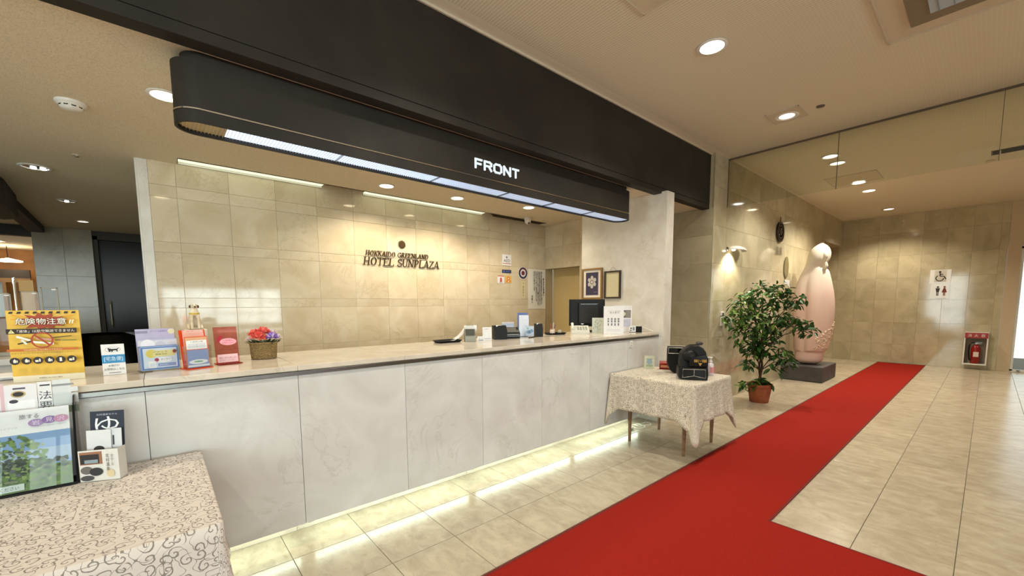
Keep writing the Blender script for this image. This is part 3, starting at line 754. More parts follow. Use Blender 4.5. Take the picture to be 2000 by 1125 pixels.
# a second black canopy at the far left
t = thing('ceiling_canopy', 'black box canopy hanging below the ceiling at the far left', 'canopy', (-2.4, 6.6, 2.4))
q = MB(); q.prism([(-4.4, 5.6), (-1.20, 5.6), (-1.09, 5.75), (-1.06, 6.4), (-1.12, 7.25), (-1.25, 7.4), (-4.4, 7.4)], 2.40, 2.659, axis='z'); q.build('body', M_DARK, t, False)
q = MB(); q.prism([(-1.30, 7.4), (-1.16, 7.4), (-1.25, 9.7), (-1.42, 9.7)], 2.56, 2.659, axis='z'); q.build('arm', M_DARK, t, False)

# ================================================================== RECEPTION DESK
t = thing('reception_counter', 'long grey marble reception counter with steel strip and lit plinth', 'counter', (2.0, 2.9, 0))
jx = [-1.356, -0.712, -0.068, 0.572, 1.216, 1.852, 2.493, 3.157, 3.79, 4.409]
for a, b in zip(jx[:-1], jx[1:]):
    MB().cbox(a + .0013, b - .0013, 2.500, 2.522, 0.145, 1.012, .0012).build('front_panel', M_COUNTER, t, False)
    MB().cbox(a + .0009, b - .0009, 2.497, 3.285, 1.038, 1.068, .002).build('top_slab', M_SLAB, t, False)
MB().box(-1.356, 4.409, 2.522, 3.2, 0.15, 1.012).build('carcass', mat('carcass', '#8A8272', 0.6), t, False)
MB().cbox(-1.356, 4.405, 2.490, 2.53, 1.013, 1.037, .003).build('steel_strip', M_STEEL, t, False)
for a, b in zip(jx[:-1], jx[1:]): MB().box(a + .001, b - .001, 2.735, 2.76, 0.0, 0.15).build('plinth_panel', M_SLAB, t, False)
MB().box(-1.356, 4.409, 2.76, 3.2, 0, 0.15).build('base', MATS['carcass'], t, False)
for (a, b) in ((-0.56, 0.55), (0.64, 1.755), (1.84, 2.955), (3.04, 4.15)):
    MB().tube([(a, 2.595, 0.127), (b, 2.595, 0.127)], 0.016, 14).build('tube_lamp', M_TUBE, t, False)
    for x in (a - .02, b + .02): MB().box(x - .012, x + .012, 2.58, 2.61, 0.10, 0.15).build('lamp_holder', M_WHITE, t, False)
# socket plate under the slab
t = thing('socket_plate', 'small white socket plate on the marble front under the slab end', 'socket', (3.85, 2.499, 0.965))
MB().cbox(-.022, .022, -.008, 0, -.035, .035, .003).build('plate', M_WHITE, t)
for z in (-.014, .014): MB().box(-.009, .009, -.010, -.007, z - .006, z + .006).build('outlet', mat('socket_grey', '#B8B4AA', 0.5), t)
# marble desk behind, far left
t = thing('rear_desk', 'dim grey marble desk behind the counter at the far left', 'desk', (-1.5, 4.5, 0))
MB().cbox(-2.6, -0.62, 4.2, 4.9, 1.02, 1.06, .004).build('top', M_COUNTER, t, False)
for k in range(3): MB().cbox(-2.6 + k * .66, -1.945 + k * .66, 4.22, 4.3, 0, 1.02, .002).build('front_panel', M_COUNTER, t, False)
# acrylic partitions with thin metal frames on it
for (x0, x1_, y, z1, lb) in ((-0.93, -0.765, 4.45, 1.50, 'clear desk divider in thin metal frame, cut by the left edge'), (-0.735, -0.645, 4.5, 1.515, 'clear desk divider in thin dark frame beside the chrome post'), (-0.635, -0.55, 4.52, 1.545, 'clear desk divider in thin dark frame, farthest from the chrome post')):
    t = thing('desk_divider', lb, 'divider', ((x0 + x1_) / 2, y, 1.06), 0, 'framed dividers on the rear desk')
    q = MB()
    for (a, b, c_, d) in ((x0, x0 + .006, 1.06, z1), (x1_ - .006, x1_, 1.06, z1), (x0, x1_, z1 - .006, z1), (x0, x1_, 1.06, 1.07)): q.box(a, b, y - .005, y + .005, c_, d)
    q.build('frame', mat('divider_frame', '#5A4E3E', 0.3, 0.6), t, False)
    MB().box(x0 + .006, x1_ - .006, y - .002, y + .002, 1.07, z1 - .006).build('pane', M_ACRYL, t, False)
    MB().box(x1_ - .03, x1_ - .008, y - .004, y - .002, z1 - .02, z1 - .010).build('clip', M_WHITE, t, False)
t = thing('chrome_post', 'slim chrome post standing between the desk dividers', 'post', (-0.742, 4.44, 1.06))
MB().lathe([(.008, 0), (.008, .50), (.011, .51), (.011, .545), (.004, .55)], n=14).build('shaft', M_CHROME, t, smooth=True)
MB().lathe([(.03, 0), (.03, .006), (.012, .012)], n=16).build('foot', M_CHROME, t, smooth=True)
t = thing('beige_board', 'small beige board behind the chrome post', 'board', (-0.715, 4.62, 1.06))
MB().cbox(-.035, .035, -.006, .006, 0, .54, .002).build('board', mat('beige_board', '#C09A60', 0.6), t)

# dark upholstered chair seen in the gloom between counter and wall
t = thing('armchair', 'black glossy armchair in the gloom beyond the counter', 'chair', (-0.56, 6.6, 0))
mb_ = mat('black_leather', '#0E0C0A', 0.25)
MB().lathe([(0.36, 0.30), (0.42, 0.34), (0.43, 0.46), (0.36, 0.50), (0.1, 0.51)], n=24).build('seat', mb_, t, smooth=True)
q = MB(); vs = []; 
for k, (z, rk) in enumerate(((0.32, .44), (0.7, .47), (1.0, .46), (1.16, .40), (1.20, .30))):
    for i in range(15):
        a = PI * (-0.05 + 1.1 * i / 14); vs.append((rk * math.cos(a), rk * math.sin(a) - .02, z)); vs.append(((rk - .09) * math.cos(a), (rk - .09) * math.sin(a) - .02, z))
fs = []
for k in range(4):
    for i in range(14):
        o = k * 30 + i * 2; fs += [(o, o + 2, o + 32, o + 30), (o + 1, o + 31, o + 33, o + 3)]
for i in range(14):
    o = 4 * 30 + i * 2; fs.append((o, o + 2, o + 3, o + 1)); o = i * 2; fs.append((o, o + 1, o + 3, o + 2))
for k in range(4):
    for o in (k * 30, k * 30 + 28): fs.append((o, o + 30, o + 31, o + 1))
q.add(vs, fs); q.build('backrest', mb_, t, smooth=True)
for (x, y) in ((-.25, -.25), (.25, -.25), (-.25, .25), (.25, .25)): MB().tube([(x, y, 0), (x * .9, y * .9, .32)], [.014, .02]).build('leg', M_BLACK, t)
t.scale = (.85, .85, .92); t.location.x = -.48

# ================================================================== CARPET
q = MB()
q.prism([(-3.5, carpet_y0), (1.05, carpet_y0), (1.05, -5.2), (cross_x1, -5.2), (cross_x1, carpet_y0), (12.66, carpet_y0), (12.66, carpet_y1), (-3.5, carpet_y1)], 0.0005, 0.007, axis='z')
o = q.build('carpet', M_CARPET); tag(o, 'long red carpet runner with a side branch across the stone floor', 'carpet')
MB().prism([(-3.5, carpet_y1 - .014), (12.66, carpet_y1 - .014), (12.66, carpet_y1 + .001), (-3.5, carpet_y1 + .001)], 0.0005, 0.0078, axis='z').build('binding', mat('binding', '#6E120A', 0.9), o)
MB().prism([(cross_x1 + .001, carpet_y0 - .001), (12.66, carpet_y0 - .001), (12.66, carpet_y0 + .012), (cross_x1 - .012, carpet_y0 + .012), (cross_x1 - .012, -5.2), (cross_x1 + .001, -5.2)], 0.0005, 0.0078, axis='z').build('binding', MATS['binding'], o)

# ================================================================== CLOTH TABLES
def cloth(x0, x1_, y0, y1, z, drop, m, label, ymax=2.488, corner=0.2, flare=0.05, folds=5, amp=0.012, cut=None, flo=0.6, seed=1, rc=0.02, drops=None):
    rnd = random.Random(seed); th = 0.0025
    P = []   # (x, y, nx, ny, extra)
    def edge(xa, ya, xb, yb, nx, ny, n, side):
        L = math.hypot(xb - xa, yb - ya)
        for i in range(n + 1):
            s = i / n; e = min(s, 1 - s) * L
            dr = drops[side] if drops else drop
            P.append((xa + (xb - xa) * s, ya + (yb - ya) * s, nx, ny, corner * max(0, 1 - e / 0.11) * 0.45, s, side, dr))
    def corn(cx, cy, a0, side, side2):
        for i in range(1, 12):
            a = a0 + (PI / 2) * i / 12; w_ = math.sin(PI * i / 12)
            dr = ((drops[side] * (1 - i / 12) + drops[side2] * i / 12)) if drops else drop
            pinch = 0.35 + 0.65 * abs(math.cos(2 * (a - a0)))
            P.append((cx + rc * math.cos(a), cy + rc * math.sin(a), math.cos(a), math.sin(a), corner * (0.45 + 0.55 * w_), -w_, side, dr))
    n = 40
    edge(x0 + rc, y0, x1_ - rc, y0, 0, -1, n, 0); corn(x1_ - rc, y0 + rc, -PI / 2, 0, 1)
    edge(x1_, y0 + rc, x1_, y1 - rc, 1, 0, n, 1); corn(x1_ - rc, y1 - rc, 0, 1, 2)
    edge(x1_ - rc, y1, x0 + rc, y1, 0, 1, n, 2); corn(x0 + rc, y1 - rc, PI / 2, 2, 3)
    edge(x0, y1 - rc, x0, y0 + rc, -1, 0, n, 3); corn(x0 + rc, y0 + rc, PI, 3, 0)
    np_ = len(P); rows = 14; vs = []; uv = []; fs = []
    ph = [rnd.random() * 6 for _ in range(4)]
    for j in range(rows + 1):
        tt = j / rows
        for i, (x, y, nx, ny, ex, s, side, dr) in enumerate(P):
            L = (dr + ex) * tt
            if s >= 0:
                wv = amp * tt * math.sin(s * folds * 2 * PI + ph[side]) + amp * 0.4 * tt * math.sin(s * folds * 4.7 * PI + ph[side] * 2)
                fl_ = flare * tt ** 1.4
            else:
                wv = 0.0; fl_ = flare * tt ** 1.3 * (1 + 1.1 * (-s)) 
            out = fl_ + wv
            # inward tuck on both sides of each corner gives the hanging ear its folds
            if side == 2 and s >= 0: out *= .15
            vs.append((x + nx * (out + .003), min(ymax, y + ny * (out + .003)), z - math.sqrt(max(L * L - out * out, 0)) if L > 0 else z))
            uv.append((x + nx * L, y + ny * L))
    for j in range(rows):
        for i in range(np_):
            k = (i + 1) % np_; fs.append((j * np_ + i, (j + 1) * np_ + i, (j + 1) * np_ + k, j * np_ + k))
    # top as a fan of the inner outline
    base = len(vs)
    for (x, y, nx, ny, ex, s, side, dr) in P: vs.append((x - nx * .004, y - ny * .004, z + .0035)); uv.append((x, y))
    for i in range(np_):
        k = (i + 1) % np_; fs.append((i, k, base + k, base + i))
    fs.append(tuple(base + i for i in range(np_)))
    me = bpy.data.meshes.new('tablecloth'); me.from_pydata(vs, [], fs); me.materials.append(m)
    ul = me.uv_layers.new(name='UVMap')
    for lp in me.loops: ul.data[lp.index].uv = uv[lp.vertex_index]
    me.polygons.foreach_set('use_smooth', [True] * (len(me.polygons) - 1) + [False])
    me.update()
    import bmesh
    bm = bmesh.new(); bm.from_mesh(me); bmesh.ops.recalc_face_normals(bm, faces=bm.faces); bm.to_mesh(me); bm.free()
    o = bpy.data.objects.new('tablecloth', me); C.objects.link(o)
    so = o.modifiers.new('solid', 'SOLIDIFY'); so.thickness = 0.0015; so.offset = -1
    return tag(o, label, 'tablecloth')

def table(label, x0, x1_, y0, y1, h, lx, ly, m_leg, rt=.028, rb=.014):
    t = thing('side_table', label, 'table', ((x0 + x1_) / 2, (y0 + y1) / 2, 0))
    MB().cbox(x0, x1_, y0, y1, h - .028, h, .004).build('tabletop', M_WOODLEG, t, False)
    MB().box(lx[0], lx[1], ly[0], ly[1], h - .10, h - .028).build('apron', M_WOODLEG, t, False)
    for x in lx:
        for y in ly: MB().tube([(x, y, 0.0), (x, y, h - .03)], [rb, rt], 12).build('leg', m_leg, t, False, smooth=True)
    return t
# far small table
table('small wooden table under the patterned cloth beside the counter end', 3.46, 4.20, 1.61, 2.47, 0.686, (3.575, 4.15), (1.745, 2.315), M_WOODLEG)
cloth(3.452, 4.208, 1.602, 2.478, 0.69, 0.335, M_CLOTH2, 'cream cloth with small curling vines on the small table', corner=0.19, flare=0.035, folds=3, amp=0.010, seed=3)
# near table, bottom left
table('low table under the vine-patterned cloth in the near corner', -1.50, 0.105, 1.585, 2.44, 0.694, (-1.35, -0.02), (1.72, 2.30), M_WOODLEG)
cloth(-1.51, 0.115, 1.575, 2.452, 0.699, 0.55, M_CLOTH, 'large cream cloth with curling grey vines on the near table', corner=0.12, flare=0.055, folds=4, amp=0.012, seed=5, drops=[0.60, 0.55, 0.30, 0.5])

# white power cord under the small table
t = thing('power_cord', 'white power cord loosely coiled on the floor under the table', 'cord', (4.0, 2.5, 0))
pts = []
for i in range(60):
    a = i / 59 * 2 * PI * 2.3; rad = .07 + .03 * math.sin(a * 1.7); pts.append((3.98 + i * .004 + rad * math.cos(a), 2.52 + rad * .8 * math.sin(a), .006 + .004 * (1 + math.sin(a * 3))))
MB().tube(pts, .0035, 6).build('cable', M_WHITE, t, False, smooth=True)
MB().cbox(3.86, 3.93, 2.50, 2.53, 0.002, .028, .004).build('plug_block', M_WHITE, t, False)

# ================================================================== WALL MARKS
# lettering behind the desk
SER = {
 'H': (1.0, [('l', .2, 0, .2, 1, 'T'), ('l', .8, 0, .8, 1, 'T'), ('l', .2, .52, .8, .52, 't'), ('s', .2, 0), ('s', .2, 1), ('s', .8, 0), ('s', .8, 1)]),
 'O': (1.0, [('o', .5, .5, .42, .5)]),
 'T': (.9, [('l', .45, 0, .45, 1, 'T'), ('l', .02, .97, .88, .97, 't'), ('l', .04, .78, .04, .97, 't'), ('l', .86, .78, .86, .97, 't'), ('s', .45, 0)]),
 'E': (.85, [('l', .2, 0, .2, 1, 'T'), ('l', .1, .97, .78, .97, 't'), ('l', .1, .03, .82, .03, 't'), ('l', .2, .52, .6, .52, 't'), ('l', .78, .78, .78, .97, 't'), ('l', .82, .03, .82, .24, 't')]),
 'L': (.8, [('l', .2, 0, .2, 1, 'T'), ('l', .1, .03, .78, .03, 't'), ('l', .78, .03, .78, .26, 't'), ('s', .2, 1)]),
 'S': (.72, [('a', .36, .74, .26, .23, 30, 270, 'm'), ('a', .36, .26, .28, .24, -150, 90, 'm'), ('l', .6, .76, .6, .97, 't'), ('l', .08, .03, .08, .26, 't')]),
 'U': (.95, [('l', .2, .3, .2, 1, 'T'), ('l', .78, .3, .78, 1, 't'), ('a', .49, .3, .29, .28, 180, 360, 'm'), ('s', .2, 1), ('s', .78, 1)]),
 'N': (1.0, [('l', .18, 0, .18, 1, 't'), ('l', .82, 0, .82, 1, 't'), ('l', .18, 1, .82, 0, 'T'), ('s', .18, 0), ('s', .14, 1), ('s', .82, 1)]),
 'P': (.82, [('l', .2, 0, .2, 1, 'T'), ('a', .42, .74, .28, .23, -90, 90, 'm'), ('l', .2, .97, .42, .97, 't'), ('l', .2, .51, .42, .51, 't'), ('s', .2, 0), ('s', .15, 1)]),
 'A': (.95, [('l', .12, 0, .48, 1, 't'), ('l', .48, 1, .84, 0, 'T'), ('l', .24, .34, .70, .34, 't'), ('s', .12, 0), ('s', .84, 0)]),
 'Z': (.85, [('l', .75, .97, .1, .03, 'T'), ('l', .1, .97, .78, .97, 't'), ('l', .08, .03, .78, .03, 't'), ('l', .1, .8, .1, .97, 't'), ('l', .78, .03, .78, .22, 't')]),
 'K': (.95, [('l', .2, 0, .2, 1, 'T'), ('l', .2, .4, .78, 1, 't'), ('l', .36, .56, .82, 0, 'T'), ('s', .2, 0), ('s', .2, 1), ('s', .78, 1), ('s', .82, 0)]),
 'I': (.42, [('l', .2, 0, .2, 1, 'T'), ('s', .2, 0), ('s', .2, 1)]),
 'D': (1.0, [('l', .2, 0, .2, 1, 'T'), ('a', .38, .5, .46, .47, -90, 90, 'm'), ('l', .1, .97, .4, .97, 't'), ('l', .1, .03, .4, .03, 't')]),
 'G': (1.0, [('a', .5, .5, .40, .47, 40, 330, 'm'), ('l', .82, .06, .82, .42, 'T'), ('s', .82, .42), ('l', .80, .72, .80, .96, 't')]),
 'R': (.95, [('l', .2, 0, .2, 1, 'T'), ('a', .42, .74, .26, .23, -90, 90, 'm'), ('l', .1, .97, .42, .97, 't'), ('l', .2, .51, .42, .51, 't'), ('l', .44, .5, .82, 0, 'T'), ('s', .2, 0), ('s', .84, 0)]),
}
def serif_word(word, x0, x1, z0, z1, parent, m, shear=.16, y0=4.784, y1=4.796, space=.55):
    tot = sum(SER[c][0] if c != ' ' else space for c in word); k = (x1 - x0 - shear * (z1 - z0)) / tot; h = z1 - z0; x = x0
    for c in word:
        if c == ' ': x += space * k; continue
        wd, st = SER[c]; q = MB(); i = 0
        T_, t_, m_ = .125 * h, .05 * h, .09 * h
        def P(u, v): return (x + u * k + shear * v * h, z0 + v * h)
        for s_ in st:
            i += 1; yy = y0 - .0002 * i
            if s_[0] == 'l':
                ww = {'T': T_, 't': t_, 'm': m_}[s_[5]]; stroke(q, [P(s_[1], s_[2]), P(s_[3], s_[4])], ww * .92, yy, y1) if s_[2] == s_[4] else q.prism([(P(s_[1], s_[2])[0] - ww / 2, P(s_[1], s_[2])[1]), (P(s_[1], s_[2])[0] + ww / 2, P(s_[1], s_[2])[1]), (P(s_[3], s_[4])[0] + ww / 2, P(s_[3], s_[4])[1]), (P(s_[3], s_[4])[0] - ww / 2, P(s_[3], s_[4])[1])], yy, y1)
            elif s_[0] == 's':
                c0 = P(s_[1], s_[2]); zc = c0[1] + (t_ / 2 if s_[2] < .5 else -t_ / 2); q.box(c0[0] - .16 * k, c0[0] + .16 * k, yy, y1, zc - t_ / 2, zc + t_ / 2)
            elif s_[0] == 'o':
                n = 20; pts_o = []; pts_i = []
                for a_ in range(n):
                    a = 2 * PI * a_ / n; pts_o.append(P(s_[1] + s_[3] * math.cos(a), s_[2] + s_[4] * math.sin(a)))
                    pts_i.append(P(s_[1] + (s_[3] - .16) * math.cos(a), s_[2] + (s_[4] - .05) * math.sin(a)))
                vs = [(p[0], yy, p[1]) for p in pts_o] + [(p[0], yy, p[1]) for p in pts_i] + [(p[0], y1, p[1]) for p in pts_o] + [(p[0], y1, p[1]) for p in pts_i]
                fs = []
                for a_ in range(n):
                    b_ = (a_ + 1) % n; fs += [(a_, b_, n + b_, n + a_), (a_, 2 * n + a_, 2 * n + b_, b_), (n + a_, n + b_, 3 * n + b_, 3 * n + a_)]
                q.add(vs, fs)
            elif s_[0] == 'a':
                n = 12; p_ = []
                for a_ in range(n + 1):
                    a = math.radians(s_[5] + (s_[6] - s_[5]) * a_ / n); p_.append(P(s_[1] + s_[3] * math.cos(a), s_[2] + s_[4] * math.sin(a)))
                for a_ in range(n): stroke(q, [p_[a_], p_[a_ + 1]], m_ * .8, yy - .00005 * a_, y1)
        q.build('letter', m, parent, False); x += wd * k
M_BRONZE = mat('bronze_letter', '#4E3A18', 0.4, 0.5)
t = thing('wall_lettering', 'bronze serif hotel name in two lines on the marble back wall', 'lettering', (2.35, 4.79, 1.87))
serif_word('HOKKAIDO GREENLAND', 1.878, 2.712, 1.985, 2.044, t, M_BRONZE)
serif_word('HOTEL SUNPLAZA', 1.845, 2.870, 1.873, 1.966, t, M_BRONZE)
t = thing('sun_emblem', 'round bronze sun emblem with fine rays above the hotel name', 'emblem', (2.342, 4.79, 2.145))
MB().lathe([(0.042, 0), (0.042, .010), (0.036, .014)], n=28).build('disc', M_BRONZE, t).rotation_euler = (PI / 2, 0, 0)
q = MB()
for i in range(24):
    a = 2 * PI * i / 24; ca, sa = math.cos(a), math.sin(a)
    q.add([(.040 * ca - .003 * sa, 0, .040 * sa + .003 * ca), (.040 * ca + .003 * sa, 0, .040 * sa - .003 * ca), (.058 * ca, 0, .058 * sa), (.040 * ca, -.006, .040 * sa)], [(0, 1, 2), (0, 3, 1), (1, 3, 2), (2, 3, 0)])
q.build('rays', M_BRONZE, t)

def plate(name, label, cat, loc, wd, h, rz=0, m=None, th=0.004, group=None, lean=0):
    t = thing(name, label, cat, loc, rz, group)
    o = MB().box(-wd / 2, wd / 2, -th, 0, 0, h).build('board', m or M_PAPER, t)
    return t, Art(-th)
t, a = plate('notice_sign', 'white AED sign with heart mark and red line on the back wall', 'sign', (4.038, 4.797, 1.985), .175, .162)
a.disc(-.008, .125, .010, '#2A2A34').disc(.006, .125, .010, '#2A2A34').poly([(-.018, .122), (.016, .122), (-.001, .100)], '#2A2A34').poly([(.0, .138), (.006, .138), (.0, .122), (.005, .122), (-.006, .102), (-.001, .118), (-.006, .118)], '#E8E8EA')
a.text('AED', -.066, .066, .048, .092, '#26262C'); a.rect(-.08, .08, .022, .034, '#B03A34').text('自動体外式除細動器', -.076, .076, .025, .032, '#E8E0E0').build(t)
t, a = plate('notice_sign', 'narrow dark blue sticker under the AED sign', 'sign', (4.036, 4.797, 1.872), .178, .048, m=cm('#27325E', .4))
a.text('SAFETY', -.02, .07, .014, .034, '#7C8CC0').disc(-.055, .024, .016, '#5C74B4').build(t)
t, a = plate('notice_sign', 'small white sign with a red pictogram, lower one at left', 'sign', (3.92, 4.797, 1.712), .125, .116)
a.rect(-.0625, .0625, .104, .116, '#C04A3A').disc(0, .07, .018, '#C0483A').rect(-.02, .02, .022, .056, '#C0483A').rect(-.03, .03, .010, .016, '#8A6A5A').build(t)
t, a = plate('notice_sign', 'small yellow sign with an orange pictogram beside the red one', 'sign', (4.068, 4.797, 1.722), .125, .112, m=cm('#DDB468'))
a.disc(0, .068, .030, '#D0702C').disc(0, .068, .016, '#E8C890').rect(-.042, .042, .012, .040, '#D88030').rect(-.012, .012, .016, .036, '#F0DCA8').build(t)
t = thing('round_badge', 'round navy and red ring badge on the back wall', 'badge', (4.368, 4.797, 1.885))
MB().lathe([(.095, 0), (.095, .004)], n=32).build('disc', M_PAPER, t).rotation_euler = (PI / 2, 0, 0)
a = Art(-.004); a.ring(0, 0, .090, .034, '#2E2C4C', 32).ring(0, 0, .058, .006, '#E0DCDC', 32).disc(0, 0, .036, '#6A2C2C')
for i in range(7): a.rect(-.07 + i * .02, -.058 + i * .02, .058 - abs(i - 3) * .006, .074 - abs(i - 3) * .008, '#B04A40')
a.build(t)
t, a = plate('paper_strip', 'pale vertical name strip hanging under the round badge', 'sign', (4.372, 4.797, 1.49), .085, .275, m=cm('#D8CCA4'))
a.vtext('優良防火', 0, .03, .20, .03, '#3A3428').disc(0, .24, .008, '#3A3428').build(t)
t, a = plate('notice_board', 'tall white notice board with vertical black writing at the corner', 'notice board', (4.672, 4.797, 1.324), .385, .632, m=cm('#E8E4DA'))
a.vtext('宿泊のお客様へ', .145, .026, .50, .20, '#141210', .0026); a.step = .00008
for k, s in enumerate(('館内における避難経路は図の通りです必ずご確認下さい', '非常口は各階の両端にあります煙が出た時はお進み下さい', '貴重品はフロントにお預け下さい万一の事故は責任を負い', 'かねますのでご了承下さい御用の節はフロントまで', '何卒よろしくお願い申し上げます')):
    a.vtext(s, .098 - k * .046, .024, .60, .60 - .021 * len(s), '#141210', .0022)
a.vtext('支配人', -.135, .028, .22, .09, '#141210', .0026).build(t)
# frames on the white stub wall, facing -X
R90 = -PI / 2
def frame(label, loc, wd, h, fw, mf, art_fn, depth=.022, back='#E8E2D6', group=None):
    t = thing('picture_frame', label, 'picture', loc, R90, group)
    q = MB()
    for (a, b, c_, d) in ((-wd / 2, wd / 2, 0, fw), (-wd / 2, wd / 2, h - fw, h), (-wd / 2, -wd / 2 + fw, fw, h - fw), (wd / 2 - fw, wd / 2, fw, h - fw)): q.box(a, b, -depth, 0, c_, d)
    q.build('frame', mf, t)
    MB().box(-wd / 2 + fw, wd / 2 - fw, -.008, -.002, fw, h - fw).build('backing', cm(back), t)
    a = Art(-.0085); art_fn(a); a.build(t, 'picture')
    return t
def snow(a):
    a.rect(-.105, .105, .05, .355, '#8E7E8C').rect(-.098, .098, .057, .348, '#332E4C')
    for i in range(6):
        g = PI / 6 + i * PI / 3; cx, cz = .0, .225
        a.disc(cx + .052 * math.cos(g), cz + .058 * math.sin(g), .024, '#C8C2BC', .026, 10)
    a.disc(0, .225, .046, '#C8C2BC').disc(0, .225, .028, '#6E6678').disc(0, .225, .016, '#E6DEC8')
    a.rect(.03, .085, .09, .096, '#8E86A0')
frame('wooden picture frame holding a dark poster of a white snow crystal', (4.408, 3.468, 1.462), .335, .405, .022, mat('frame_oak', '#8E6A38', .4), snow)
def cert(a):
    for k in range(6): a.rect(-.06, .06, .24 - k * .028, .243 - k * .028, '#C8BE98')
t = frame('dark brown frame with a cream certificate, hung on a cord', (4.408, 3.142, 1.466), .245, .348, .020, mat('frame_walnut', '#33261A', .35), cert, back='#D4CAA4')
MB().tube([(-.05 + .1 * i / 8, -.004, .348 + .045 * math.sin(PI * i / 8)) for i in range(9)], .0015, 6).build('cord', cm('#9C8C70'), t)

# lobby wall: crest, characters, wall lamp, thermostat
t = thing('wall_crest', 'round dark openwork crest high on the lobby marble wall', 'emblem', (8.18, 2.438, 2.605))
q = MB(); n = 32
for (r1, r2) in ((.17, .140), (.118, .098), (.055, .0)):
    outer = [(r1 * math.cos(2 * PI * i / n), r1 * math.sin(2 * PI * i / n)) for i in range(n)]; inner = [(r2 * math.cos(2 * PI * i / n), r2 * math.sin(2 * PI * i / n)) for i in range(n)]
    vs = [(x, -.03, z) for x, z in outer] + [(x, -.03, z) for x, z in inner] + [(x, 0, z) for x, z in outer] + [(x, 0, z) for x, z in inner]
    fs = []
    for i in range(n):
        j = (i + 1) % n; fs += [(i, j, n + j, n + i), (i, 2 * n + i, 2 * n + j, j), (n + i, n + j, 3 * n + j, 3 * n + i)]
    q.add(vs, fs)
q.build('rings', mat('dark_bronze', '#2E2618', .4, .4), t)
for i in range(8):
    g = 2 * PI * i / 8; p0 = Vector((math.cos(g), 0, math.sin(g)))
    MB().tube([tuple(p0 * .05 + Vector((0, -.015, 0))), tuple(p0 * .145 + Vector((0, -.015, 0)))], .010, 6).build('spoke', MATS['dark_bronze'], t)
MB().tube([(0, -.012, .17), (0, -.012, .25)], .008, 6).build('stem', cm('#6E4A34'), t)
t = thing('wall_characters', 'pair of dark raised characters under the round crest', 'lettering', (8.18, 2.438, 2.22))
for (x, ch) in ((-.09, '温'), (.09, '泉')):
    vs, fs, a_, b_, c_, d_ = text_geo(ch); k = .14 / max(b_ - a_, d_ - c_)
    q = MB(); q.add([(x + (v[0] - (a_ + b_) / 2) * k, -.012, (v[1] - c_) * k) for v in vs], fs); q.build('character', MATS['dark_bronze'], t)
t = thing('wall_lamp', 'white shell-shaped wall lamp shining down the marble by the glass', 'lamp', (6.30, 2.438, 2.15))
q = MB(); vs = []; fs = []
for i in range(17):
    a = PI * i / 16
    for (r_, z) in ((1.0, -.012), (.97, .006), (.80, .030), (.45, .052), (.05, .060)):
        vs.append((.24 * r_ * math.cos(a), -.02 - .13 * r_ * math.sin(a), z))
for i in range(16):
    for k in range(4): o = i * 5 + k; fs.append((o, o + 1, o + 6, o + 5))
q.add(vs, fs); sh = q.build('shade', mat('shade_white', '#E8E4DA', .4), t, smooth=True); sh.modifiers.new('s', 'SOLIDIFY').thickness = .003
MB().tube([(-.22, 0, .0), (-.22, -.04, .0), (-.12, -.05, .01)], .008, 8).cbox(-.25, -.19, -.006, 0, -.03, .03, .002).build('bracket', M_STEEL, t)
MB().lathe([(.02, -.025), (.026, -.01), (.02, .01)], c=(-.16, -.06, 0), n=14).build('bulb_glass', M_LAMPW, t, smooth=True)
ld = bpy.data.lights.new('bulb', 'SPOT'); ld.energy = 38; ld.color = WARM; ld.spot_size = 2.2; ld.spot_blend = .5; ld.shadow_soft_size = .03
lo = bpy.data.objects.new('bulb', ld); C.objects.link(lo); lo.parent = t; lo.location = (-.16, -.09, -.04); lo.rotation_euler = (.25, 0, 0)
t = thing('thermostat', 'white wall control plate with a small black display by the corner', 'control panel', (5.985, 2.438, 1.08))
MB().cbox(-.05, .05, -.016, 0, 0, .20, .004).build('plate', M_WHITE, t)
MB().box(-.024, .024, -.018, -.015, .145, .180).build('display', M_BLACKG, t)
MB().box(-.02, .02, -.018, -.015, .06, .075).box(-.02, .02, -.018, -.015, .03, .045).build('button', MATS['socket_grey'], t)
t = thing('wall_ornament', 'slim olive wall ornament partly behind the potted tree', 'ornament', (8.62, 2.438, 1.86))
q = MB(); q.prism([(.12 * math.sin(2 * PI * i / 20), .17 + .19 * math.cos(2 * PI * i / 20)) for i in range(20)], -.015, 0); q.build('plaque', mat('olive_plaque', '#7C7350', .5), t)
MB().cbox(-.02, .24, -.006, 0, -.13, -.05, .001).build('caption', M_PAPER, t)

# far wall signs, facing -X
t, a = plate('restroom_sign', 'white plate with a wheelchair symbol on the far wall', 'sign', (XF - .002, .722, 1.795), .315, .285, R90, m=cm('#E2E0DC', .15))
a.rect(-.09, .09, .025, .275, '#CFCBC4').disc(-.010, .235, .020, '#1A1A1C')
for p_ in ([(-.008, .215), (-.004, .145), (.05, .145), (.085, .085)], [(-.006, .185), (.04, .185)]):
    for i in range(len(p_) - 1):
        d_ = Vector((p_[i + 1][0] - p_[i][0], p_[i + 1][1] - p_[i][1])).normalized(); nn = Vector((-d_.y, d_.x)) * .009
        a.poly([(p_[i][0] - nn.x, p_[i][1] - nn.y), (p_[i + 1][0] - nn.x, p_[i + 1][1] - nn.y), (p_[i + 1][0] + nn.x, p_[i + 1][1] + nn.y), (p_[i][0] + nn.x, p_[i][1] + nn.y)], '#1A1A1C')
pts = [(q_ * math.cos(g), .105 + q_ * math.sin(g)) for q_ in (.05, .066) for g in [math.radians(120 + 240 * i / 16) for i in range(17)]]
a.lay([(p[0] - .008, p[1]) for p in pts], [(i, i + 1, 18 + i, 17 + i) for i in range(16)], '#1A1A1C').build(t)
